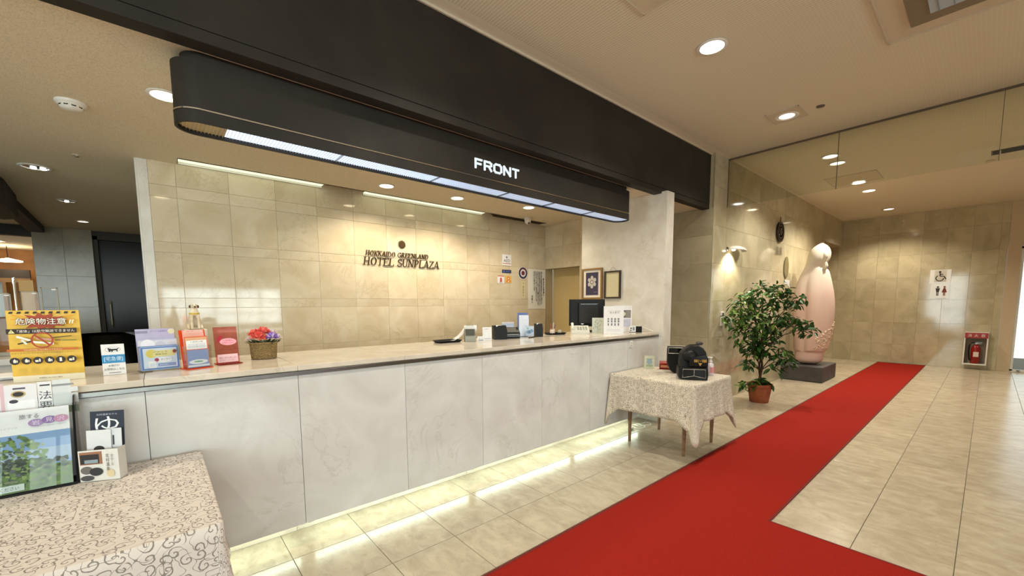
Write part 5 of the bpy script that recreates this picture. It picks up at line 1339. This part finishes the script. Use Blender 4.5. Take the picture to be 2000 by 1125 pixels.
for s_ in (-1, 1):
    q = MB(); q.lathe([(.002, -.026), (.012, -.02), (.014, -.004), (.008, .010), (.002, .014)], c=(.036 * s_, -.012, .303), n=12, sy=.5); q.build('ear', mat('dog_ear', '#4A3626', .6), t, smooth=True)
    MB().lathe([(.001, -.006), (.006, -.003), (.006, .003), (.001, .006)], c=(.015 * s_, -.054, .316), n=10).build('eye', M_BLACKG, t, smooth=True)
MB().lathe([(.001, -.009), (.010, -.004), (.010, .004), (.001, .009)], c=(0, -.088, .296), n=12).build('nose', M_BLACKG, t, smooth=True)
MB().tube([(0, -.075, .285), (0, -.080, .276)], .003, 6).build('mouth', M_BLACK, t)
q = MB(); q.lathe([(.050, -.010), (.052, .0), (.048, .010)], c=(0, .004, .205), n=20, sy=1.05); q.build('harness', mat('harness_yellow', '#C8A838', .6), t, smooth=True)

# flower basket
t = thing('flower_basket', 'woven basket of coral and purple artificial flowers on the counter', 'flower basket', (.495, 2.985, ZK), -.1)
q = MB(); n = 56
prof_ = []
for k in range(29):
    u = k / 28; z = .002 + .098 * u; r_ = 1.0 + .10 * u; prof_.append((z, r_, k))
vs = []; fs = []
for (z, r_, k) in prof_:
    for i in range(n):
        g = 2 * PI * i / n; bump = .0022 * (1 if (i // 2 + k // 2) % 2 else -1)
        rx, ry = .068 * r_ + bump, .050 * r_ + bump
        ce, se = math.cos(g), math.sin(g); ex = .75
        vs.append((rx * math.copysign(abs(ce) ** ex, ce), ry * math.copysign(abs(se) ** ex, se), z))
for k in range(28):
    for i in range(n): j = (i + 1) % n; fs.append((k * n + i, k * n + j, k * n + n + j, k * n + n + i))
fs.append(tuple(reversed(range(n))))
q.add(vs, fs); q.build('basket', noise_mat('wicker', '#5E4A2A', '#9A8050', 160, .7), t)
q = MB(); pts = []
for i in range(41):
    g = 2 * PI * i / 40; ce, se = math.cos(g), math.sin(g); pts.append((.077 * math.copysign(abs(ce) ** .75, ce), .057 * math.copysign(abs(se) ** .75, se), .101 + .001 * (i % 2)))
q.tube(pts, .0045, 6); q.build('rim', MATS['wicker'], t)
def flower(name, c, r_, cols, parent, npet, seed):
    rnd = random.Random(seed); q = MB()
    for k in range(npet):
        g = rnd.uniform(0, 2 * PI); el = rnd.uniform(.0, 1.35) ; d = Vector((math.cos(g) * math.cos(el), math.sin(g) * math.cos(el), math.sin(el)))
        s = Vector((-math.sin(g), math.cos(g), 0)); up = d.cross(s); L = r_ * rnd.uniform(.75, 1.05); w_ = r_ * rnd.uniform(.22, .34)
        b0 = Vector(c) + d * r_ * .15
        tip = b0 + d * L; m1 = b0 + d * L * .65
        q.add([tuple(b0), tuple(m1 + s * w_ + up * w_ * .3), tuple(tip + s * w_ * .7 - up * w_ * .4), tuple(tip + d * w_ * .2 + up * w_ * .3), tuple(tip - s * w_ * .7 - up * w_ * .4), tuple(m1 - s * w_ + up * w_ * .3), tuple(m1 - up * w_ * .4)],
              [(0, 1, 6), (1, 2, 6), (2, 3, 6), (3, 4, 6), (4, 5, 6), (5, 0, 6)], cols[k % len(cols)])
    return q.build(name, None, parent)
CO = [cm('#F06A60'), cm('#F48A78'), cm('#E45450')]; PU = [cm('#8E5CC8'), cm('#B08CE0'), cm('#D8C4EC')]; PA = [cm('#E8D4DC'), cm('#E2C8C0'), cm('#F0E4E0')]
flower('flower', (-.028, -.035, .128), .042, CO, t, 60, 1); flower('flower', (.0, .0, .158), .038, CO, t, 50, 2); flower('flower', (-.045, .01, .150), .034, CO, t, 44, 3)
flower('flower', (.044, -.030, .128), .034, PU, t, 48, 4); flower('flower', (.052, .0, .150), .028, PA, t, 40, 5); flower('flower', (-.078, -.005, .120), .020, PA, t, 24, 6); flower('flower', (.078, -.005, .128), .024, PA, t, 30, 7)
q = MB(); rnd = random.Random(8)
for k in range(40):
    g = rnd.uniform(0, 2 * PI); r_ = rnd.uniform(.02, .07); M_ = Matrix.Translation((r_ * math.cos(g) * 1.1, r_ * math.sin(g) * .8, .095)) @ Euler((rnd.uniform(.2, 1.0), 0, g - PI / 2)).to_matrix().to_4x4() @ Matrix.Scale(.55, 4)
    q.add([tuple(M_ @ Vector(v)) for v in L_], LF)
q.build('leaves', mat('leaf_dark', '#2A3A22', .5), t, kind='stuff')

# trays
def tray(label, loc, wd, dp, rz):
    t = thing('tray', label, 'tray', loc, rz); n = 28
    def ol(k, e=.45): return [(wd / 2 * k * math.copysign(abs(math.cos(2 * PI * i / n)) ** e, math.cos(2 * PI * i / n)), dp / 2 * k * math.copysign(abs(math.sin(2 * PI * i / n)) ** e, math.sin(2 * PI * i / n))) for i in range(n)]
    vs = []; fs = []
    L = [(.84, 0.0), (1.0, .018), (.98, .019), (.83, .004)]
    for (k, z) in L: vs += [(x, y, z) for x, y in ol(k)]
    for l_ in range(3):
        for i in range(n): j = (i + 1) % n; fs.append((l_ * n + i, l_ * n + j, l_ * n + n + j, l_ * n + n + i))
    fs.append(tuple(reversed(range(n)))); fs.append(tuple(3 * n + i for i in range(n)))
    MB().add(vs, fs).build('dish', M_BLACK, t, smooth=True); 
    MB().box(-wd * .36, wd * .36, -dp * .30, dp * .30, .0045, .006).build('mat', mat('tray_mat', '#1C1A18', .8), t)
    return t
tray('empty black money tray on the counter, nearest the hotel name', (1.94, 3.13, ZK), .25, .17, .0)
tray('black round tray holding pens and small boxes near the monitor', (3.30, 3.10, ZK), .24, .15, -.3)
t = thing('pen_pot', 'small red and white pot of pens on the black tray', 'pen pot', (3.27, 3.11, ZK + .008), face(3.27, 3.1))
MB().lathe([(.026, 0), (.026, .055), (.022, .055), (.022, .01)], n=16).build('pot', cm('#C8A890'), t, smooth=True)
for (dx, dy, col, l_) in ((-.01, 0, '#A83A30', .11), (.004, .005, '#D8D4CC', .12), (.012, -.004, '#5A4A8A', .10), (-.004, -.008, '#8A5A38', .10)): MB().tube([(dx * .5, dy * .5, .01), (dx * 2.6, dy * 2.6, l_)], .0035, 6).build('pen', cm(col), t)
t = thing('small_box', 'small pale box beside the pen pot on the black tray', 'box', (3.225, 3.075, ZK + .008), .2); MB().cbox(-.022, .022, -.015, .015, 0, .045, .002).build('box', cm('#DCD0C4'), t)
t = thing('small_jar', 'little translucent jar at the far side of the black tray', 'jar', (3.36, 3.09, ZK + .008)); MB().lathe([(.02, 0), (.022, .003), (.022, .028), (.016, .034), (.016, .04)], n=16).build('jar', cm('#B8B0A0', .2), t, smooth=True)

# card terminal
t = thing('card_terminal', 'grey and white card terminal with a paper roll on the counter', 'card terminal', (2.14, 3.07, ZK), face(2.14, 3.07) + .1)
MB().prism([(-.06, 0), (.06, 0), (.05, .10), (.02, .115), (-.05, .05)], -.048, .048, axis='x').build('body', mat('terminal_grey', '#8C8C80', .45), t)
q = MB(); q.add([(-.040, -.057, .062), (.040, -.057, .062), (.040, .008, .112), (-.040, .008, .112)], [(0, 1, 2, 3)]); q.build('screen', mat('terminal_screen', '#50524C', .2), t)
MB().lathe([(.03, -.045), (.03, .045)], c=(0, 0, 0), n=20).build('paper_roll', M_WHITE, t).matrix_local = Matrix.Translation((.02, .045, .112)) @ Matrix.Rotation(PI / 2, 4, 'Y')
MB().cbox(-.05, .05, .0, .07, .105, .14, .008).build('roll_cover', M_WHITE, t)
MB().add([(-.035, .0, .14), (.035, .0, .14), (.035, -.02, .148), (-.035, -.02, .148)], [(0, 1, 2, 3)]).build('receipt', M_PAPER, t)
t = thing('paper_sheet', 'curled white sheet of paper between the tray and the terminal', 'paper', (2.075, 3.19, ZK), -.3)
vs = [(x, .0 + .0 * k, 0.001 + .12 * (k / 8) ** 2.4 * 1) for k in range(9) for x in (0, 0)]
q = MB(); vs = []
for k in range(9):
    u = k / 8; xx = -.10 + .19 * u; zz = .001 + .115 * u ** 2.5
    vs += [(xx, -.05, zz), (xx, .06, zz)]
q.add(vs, [(2 * k, 2 * k + 2, 2 * k + 3, 2 * k + 1) for k in range(8)]); o = q.build('sheet', M_PAPER, t, smooth=True); o.modifiers.new('s', 'SOLIDIFY').thickness = .0008
t, a = easel_card('price_tag', 'small white tag with black print in front of the terminal', 'card', (2.20, 2.985, ZK), .06, .045, face(2.2, 3))
a.text('カード', -.02, .02, .020, .034, '#26262A').rect(-.022, .022, .008, .014, '#4A4A50').build(t)
t, a = easel_card('upright_card', 'white card with a pink heading between the terminal and the black box', 'card', (2.30, 3.02, ZK), .085, .122, face(2.3, 3.0))
a.text('お支払い', -.028, .028, .100, .112, '#C06C80').rect(-.03, .03, .012, .020, '#C0C4D8').build(t)
# black box with papers
def wedge_box(label, loc, wd, dp, h, rz):
    t = thing('paper_box', label, 'box', loc, rz)
    q = MB(); q.prism([(-dp / 2, 0), (dp / 2, 0), (dp / 2, h), (-dp * .1, h), (-dp / 2, h * .62)], -wd / 2, wd / 2, axis='x'); q.build('casing', M_BLACK, t)
    MB().add([(-wd * .25, -dp * .42, h * .60), (wd * .2, -dp * .42, h * .60), (wd * .15, -dp * .05, h * 1.02), (-wd * .3, -dp * .1, h * 1.04)], [(0, 1, 2, 3)]).build('paper', M_PAPER, t)
    return t
wedge_box('black box with white slips, left of the card printer', (2.475, 3.055, ZK), .125, .11, .130, face(2.48, 3.0) + .25)
wedge_box('slim black box with white slips, right of the blue holder', (2.965, 3.02, ZK), .075, .10, .132, face(2.96, 3.0) + .2)
t = thing('card_printer', 'low black card printer between two black boxes', 'printer', (2.655, 3.10, ZK), face(2.65, 3.1) + .2)
MB().prism([(-.09, 0), (.08, 0), (.08, .095), (.02, .105), (-.09, .060)], -.075, .075, axis='x').build('body', M_BLACK, t)
MB().cbox(-.07, .07, -.105, -.08, .018, .030, .002).build('slot', mat('slot_grey', '#55565A', .3), t); MB().cbox(-.06, .06, -.12, -.09, .036, .042, .001).build('card_stack', mat('slot_light', '#9C9CA0', .4), t)
t = thing('tall_holder', 'tall blue leaflet holder on the counter beside the black boxes', 'leaflet holder', (2.835, 3.12, ZK), face(2.83, 3.1) + .1)
MB().cbox(-.052, .052, .0, .004, .0, .245, .001).build('back_plate', cm('#3C4C94', .3), t); MB().box(-.052, .056, -.07, .02, 0, .004).build('foot', M_ACRYL, t)
MB().box(-.05, .054, -.062, -.060, .004, .10).build('pocket', M_ACRYL, t)
leaflet('long white leaflet standing in the tall blue holder', (2.838, 3.105, ZK + .005), .100, .215, face(2.83, 3.1) + .1, '#DDE2F0', lambda a: a.rect(-.03, .03, .16, .163, '#C4CCE0'))
def art_bp(a): a.rect(-.042, .042, .03, .10, '#C0D0E4').disc(-.01, .045, .030, '#5C7898', .018).disc(.02, .055, .018, '#7C98B8').disc(-.02, .08, .012, '#8CB09C')
leaflet('short blue photo leaflet in front of the tall white one', (2.872, 3.055, ZK + .005), .085, .105, face(2.87, 3.05) + .05, '#B4C4DC', art_bp)
leaflet('pale blue folder standing behind the card printer', (2.735, 3.235, ZK), .125, .150, face(2.73, 3.2), '#B8C4D8', lambda a: a.rect(-.045, .05, .02, .115, '#CCD6E8').rect(-.0625, .0625, .135, .150, '#E0D4D4'), name='folder')
t = thing('pen', 'black pen lying in front of the blue holder', 'pen', (2.80, 2.94, ZK), .3); MB().tube([(-.07, 0, .005), (.06, 0, .005), (.07, 0, .005)], [.005, .005, .002], 8).build('barrel', M_BLACK, t)
# monitor
t = thing('monitor', 'black computer monitor seen from behind at the end of the counter', 'monitor', (3.88, 3.13, ZK), -.62)
q = rounded(MB(), [(-.215, .075), (.215, .055), (.215, .385), (-.215, .385)], -.022, .012, .008); q.build('casing', M_BLACK, t)
q = rounded(MB(), [(-.11, .10), (.13, .09), (.13, .34), (-.11, .34)], -.05, -.018, .008); rear_ = q.build('rear_cover', noise_mat('monitor_rear', '#0C0C0C', '#121212', 10, .6), t)
MB().box(-.09, .11, -.052, -.048, .325, .332).build('vent', M_BLACKG, rear_)
MB().lathe([(.018, 0), (.018, .003)], c=(0, 0, 0), n=16, sy=.6).build('badge', M_CHROME, rear_).matrix_local = Matrix.Translation((-.06, -.024, .10)) @ Matrix.Rotation(PI / 2, 4, 'X')
MB().cbox(-.03, .03, .02, .05, .01, .16, .004).build('stand_neck', M_BLACK, t); MB().cbox(-.10, .10, -.02, .13, 0, .012, .004).build('stand_base', M_BLACK, t)
# things round the monitor
t = thing('desk_phone', 'white desk phone with slanted keys in front of the monitor', 'phone', (3.60, 3.00, ZK), face(3.6, 3.0) + .1)
MB().prism([(-.07, 0), (.07, 0), (.07, .085), (-.07, .03)], -.10, .10, axis='x').build('body', mat('phone_white', '#D4D4C8', .4), t)
MB().tube([(-.082, -.055, .055), (-.082, 0, .083), (-.082, .055, .105)], [.018, .012, .018], 8).build('handset', M_WHITE, t, smooth=True)
for i in range(4):
    for j in range(3): MB().cbox(-.03 + i * .03, -.012 + i * .03, -.05 + j * .03, -.034 + j * .03, .044 + j * .0115, .052 + j * .0115, .001).build('key', MATS['socket_grey'], t)
t, a = easel_card('upright_card', 'pale green card with a grey branch drawing before the monitor', 'card', (3.81, 2.915, ZK), .125, .172, face(3.81, 2.92), m=cm('#D2D8CC'))
for (p0, p1) in (((0, .01), (.0, .12)), ((0, .05), (-.04, .10)), ((0, .06), (.04, .11)), ((0, .09), (-.03, .14)), ((0, .10), (.03, .15)), ((-.02, .07), (-.045, .06))):
    d_ = Vector((p1[0] - p0[0], p1[1] - p0[1])).normalized(); nn = Vector((-d_.y, d_.x)) * .0016; a.poly([(p0[0] - nn.x, p0[1] - nn.y), (p1[0] - nn.x, p1[1] - nn.y), (p1[0] + nn.x, p1[1] + nn.y), (p0[0] + nn.x, p0[1] + nn.y)], '#8C9488')
for (x, z) in ((-.03, .12), (.028, .09), (-.045, .05), (.04, .13), (.02, .04), (-.01, .145)): a.disc(x, z, .009, '#B4BCAC', n=10)
a.build(t)
t = thing('small_box', 'small dark box between the two upright cards', 'box', (3.95, 2.93, ZK), face(3.9, 2.9)); MB().cbox(-.03, .03, -.02, .02, 0, .05, .002).build('box', cm('#2A2620'), t)
t, a = easel_card('upright_card', 'tall white notice with four rows of small symbols at the counter end', 'card', (3.765, 2.668, ZK), .212, .305, face(3.765, 2.66))
a.text('チェックインの際のお願い', -.06, .075, .246, .256, '#4A4C54').text('館 内 案 内', -.04, .055, .226, .242, '#3A3C44')
for i in range(4):
    x = -.055 + i * .036; a.disc(x, .165, .010, '#7C8088', n=12).poly([(x - .010, .150), (x + .010, .150), (x + .006, .128), (x - .006, .128)], '#7C8088').rect(x - .006, x + .006, .092, .118, '#6A6E78')
a.rect(-.07, .07, .05, .053, '#C4C8D4').rect(-.07, .07, .038, .041, '#C4C8D4').build(t)
t, a = easel_card('upright_card', 'white notice with a dark photo at the counter end by the wall', 'card', (4.17, 2.82, ZK), .20, .308, face(4.17, 2.82))
a.rect(.0, .085, .165, .255, '#6C6864').disc(.008, .21, .020, '#D8D4B0', .024, 12).rect(.03, .08, .17, .25, '#8C8884').rect(-.02, .085, .06, .15, '#C8C8DC').rect(.0, .05, .12, .124, '#9C9CB4').build(t)
t = thing('small_stand', 'little black stand with a white printed slip under the photo notice', 'stand', (4.19, 2.66, ZK), face(4.19, 2.66))
MB().cbox(-.005, .068, -.012, .03, 0, .068, .002).build('block', M_BLACK, t); MB().box(-.075, .0, -.014, -.010, .004, .070).build('slip', M_PAPER, t); MB().box(-.075, .068, -.018, .03, 0, .004).build('foot', M_BLACK, t)
Art(-.0142).disc(-.052, .045, .010, '#4A4A54', n=8).rect(-.035, -.012, .02, .06, '#8C8C98').rect(-.066, -.045, .014, .028, '#6C6C78').build(t)
t = thing('white_cable', 'white coiled cable and plug lying at the wall end of the counter', 'cable', (4.36, 2.66, ZK))
MB().tube([(4.26, 2.86, 1.10), (4.31, 2.80, 1.135), (4.345, 2.74, 1.13), (4.365, 2.66, 1.112), (4.375, 2.60, 1.09), (4.38, 2.55, 1.076)], [.005, .006, .009, .006, .007, .009], 8).build('cable', M_WHITE, t, False, smooth=True)
MB().tube([(4.28, 2.84, 1.076), (4.33, 2.76, 1.076), (4.36, 2.70, 1.078), (4.375, 2.60, 1.078)], .004, 6).build('lead', M_WHITE, t, False, smooth=True)
# papers at the left end, behind the hazard sign
for k in range(3):
    t = thing('envelope', ('lowest', 'middle', 'topmost')[k] + ' white envelope of the fanned pile behind the hazard sign', 'envelope', (-.62 + .012 * k, 3.00 - .01 * k, ZK + .0065 * k), .15 - .12 * k, 'envelopes behind the hazard sign')
    MB().cbox(-.12, .12, -.08, .08, 0.0004, .006, .001).build('envelope', M_PAPER, t)
t = thing('paper_roll', 'white paper roll standing at the far left of the counter', 'paper roll', (-.70, 3.06, ZK))
MB().lathe([(.03, 0), (.03, .12), (.012, .12), (.012, .01)], n=20).build('roll', M_PAPER, t, smooth=True)

# ================================================================== ON THE NEAR TABLE
ZN = .7035
t = thing('brochure_rack', 'wide black-edged clear brochure rack on the near cloth table', 'brochure rack', (-.60, 2.36, ZN))
xa, xb = -.92, -.285
MB().box(xa, xb, 2.310, 2.46, ZN, ZN + .006).build('base', M_BLACK, t, False)
MB().box(xa, xb, 2.452, 2.456, ZN, ZN + .30).build('back_plate', M_ACRYL, t, False)
MB().prism([(2.316, ZN + .0), (2.46, ZN + .0), (2.46, ZN + .34), (2.42, ZN + .34), (2.392, ZN + .30)], xb, xb + .004, axis='x').build('side_plate', mat('smoked', '#24221E', .15), t, False)
MB().tube([(xb + .002, 2.316, ZN + .002), (xb + .002, 2.392, ZN + .302)], .004, 6).tube([(xa, 2.316, ZN + .006), (xb, 2.316, ZN + .006)], .004, 6).build('edge_bar', M_BLACK, t, False)
lean = -math.atan2(.072, .30)
t = thing('poster', 'landscape poster with trees and sky under a white heading in the rack', 'poster', (-.605, 2.318, ZN + .010), 0); t.rotation_euler = (lean, 0, 0)
w2, h2 = .31, .304
MB().box(-w2, w2, -.003, 0, 0, h2).build('sheet', M_PAPER, t)
a = Art(-.003, .0002); a.rect(-w2, w2, 0, .212, '#7C9CC6').rect(-w2, w2, .10, .15, '#A0B4CC').rect(-w2, w2, .0, .085, '#66804A')
rnd = random.Random(21); a.y = a.y - a.step * a.k; a.k = 0; a.step = 2.5e-6
inks = [cm(c_) for c_ in ('#48622E', '#587438', '#708A46', '#38492C', '#454D48', '#585C66', '#727C62', '#2C3628', '#82965C')]
def blobs(n, xf, zf, rr, idx):
    for k in range(n):
        x = xf(); z = zf(x); r_ = rnd.uniform(*rr); m_ = rnd.randint(7, 10); ph = rnd.random() * 6
        if abs(x) + r_ > w2 or z - r_ < 0 or z + r_ > .212: continue
        a.lay([(x + r_ * rnd.uniform(.6, 1.1) * math.cos(ph + 2 * PI * i / m_), z + r_ * rnd.uniform(.5, .9) * math.sin(ph + 2 * PI * i / m_)) for i in range(m_)], [tuple(range(m_))], None, inks[rnd.choice(idx)])
blobs(60, lambda: rnd.uniform(.13, w2), lambda x: rnd.uniform(.07, .105), (.006, .014), (4, 6, 7, 3))
blobs(700, lambda: rnd.uniform(-.31, .245), lambda x: rnd.uniform(.03, .208 if x < .22 else .17), (.004, .012), (0, 1, 2, 3, 8))
blobs(260, lambda: rnd.uniform(-.31, .19), lambda x: rnd.uniform(.05, .150), (.004, .010), (4, 5, 7, 3))
blobs(420, lambda: rnd.uniform(-.31, .31), lambda x: rnd.uniform(.008, .065), (.004, .010), (0, 1, 2, 6, 8))
a.y = a.y - a.step * a.k; a.k = 0; a.step = .0002
a.text('旅する', .180, .230, .268, .286, '#7A7480')
for (x, z, col) in ((.222, .250, '#A888B8'), (.257, .256, '#8C6CA8'), (.288, .256, '#C88CB0')): a.disc(x, z, .020, col, .014, 24)
for (x, z, ch) in ((.222, .250, '岩'), (.257, .256, '見'), (.288, .256, '沢')): a.text(ch, x - .010, x + .010, z - .009, z + .009, '#E8DCEC')
a.text('そらちの旅をもっと楽しく', .225, .300, .232, .236, '#A8A0B0').text('岩見沢観光ガイドブック', .08, .175, .236, .242, '#A0A0A8')
a.rect(-.31, .185, .006, .030, '#C4D0CC').text('ご自由にお持ちください', .04, .172, .011, .025, '#4A5450').build(t)
MB().box(-w2, w2, -.0115, -.010, 0, h2).build('cover_sheet', M_ACRYL, t)
def art_b1(a):
    a.rect(-.07, -.055, .0, .4, '#D8B4BC').rect(-.045, .065, .262, .27, '#6A4A78').rect(-.045, .065, .272, .330, '#ECECEE').disc(.0, .355, .030, '#B8A070', .013).disc(.0, .355, .022, '#241C18', .009).disc(-.02, .328, .018, '#34303C', .007).rect(-.02, .03, .374, .380, '#4A4450').rect(-.045, .065, .262, .283, '#735A80')
def art_b2(a): a.text('一', -.012, .015, .378, .384, '#3A3840').text('法', -.016, .018, .325, .358, '#3A3840').text('要', -.016, .018, .283, .316, '#3A3840')
def art_b3(a): a.rect(-.045, .045, .30, .34, '#C8CCCC').rect(-.045, .045, .262, .290, '#7C8C74').rect(-.03, .035, .372, .380, '#8C9090').rect(-.045, .045, .345, .365, '#D4D8D8')
leaflet('pink-edged brochure with a dish photo behind the poster', (-.430, 2.405, ZN + .008), .150, .392, 0, '#E0DEE2', art_b1, -.10).scale = (.64, 1, 1)
leaflet('white brochure with two large black characters behind the poster', (-.362, 2.408, ZN + .008), .038, .395, 0, '#E2E2E4', art_b2, -.10)
leaflet('pale grey-green brochure at the right end of the rack', (-.316, 2.412, ZN + .008), .050, .398, 0, '#D6DADA', art_b3, -.10)
leaflet('pink brochure cut by the left edge of the rack', (-.505, 2.403, ZN + .008), .050, .385, 0, '#E0C4C8', lambda a: a.rect(-.012, .012, .28, .36, '#C490A0'), -.10)
# small holder with bath leaflet
px0, py0, rz0 = -.205, 2.315, -.42
t = thing('leaflet_holder', 'small leaflet holder with a white photo-printed pocket beside the rack', 'leaflet holder', (px0, py0, ZN), rz0)
MB().box(-.064, .064, -.030, -.027, 0, .128).build('pocket', cm('#DCD8D2'), t); MB().box(-.064, -.062, -.027, .02, 0, .11).box(.062, .064, -.027, .02, 0, .128).box(-.064, .064, -.03, .03, 0, .003).build('sides', cm('#D2CEC8'), t)
a = Art(-.030); a.rect(-.060, .012, .070, .122, '#9A6A50').rect(-.058, .002, .074, .112, '#241E20').rect(-.045, -.002, .076, .090, '#8C98A0').disc(-.040, .048, .020, '#6A6460', .016).disc(-.010, .040, .022, '#2C2A2C', .017).disc(-.040, .016, .022, '#4A4648', .011)
a.disc(.036, .03, .013, '#D8C49C', .016).vtext('北村温泉', .030, .011, .112, .040, '#2A2624').vtext('ホテル', .046, .009, .110, .060, '#4A4440').build(t)
def art_yu(a):
    a.text('北村温泉ホテル', -.035, .035, .250, .258, '#B8BCC8'); a.text('ゆ', -.040, .040, .180, .245, '#E8E8EC')
leaflet('navy leaflet with a large white character in the small holder', (*rot(px0, py0, rz0, .006, .012), ZN + .004), .112, .268, rz0, '#1E2638', art_yu, -.10)
leaflet('blank white slip in front of the navy leaflet', (*rot(px0, py0, rz0, -.012, -.004), ZN + .004), .080, .196, rz0, '#D8D8DA', lambda a: a.disc(.0, .118, .018, '#2C2420', .014), -.07)
leaflet('narrow white slip at the right side of the small holder', (*rot(px0, py0, rz0, .042, .002), ZN + .004), .036, .198, rz0, '#D4D6DA', lambda a: a.rect(-.012, -.006, .13, .17, '#3A3A44'), -.07)
print('objects', len(bpy.data.objects))
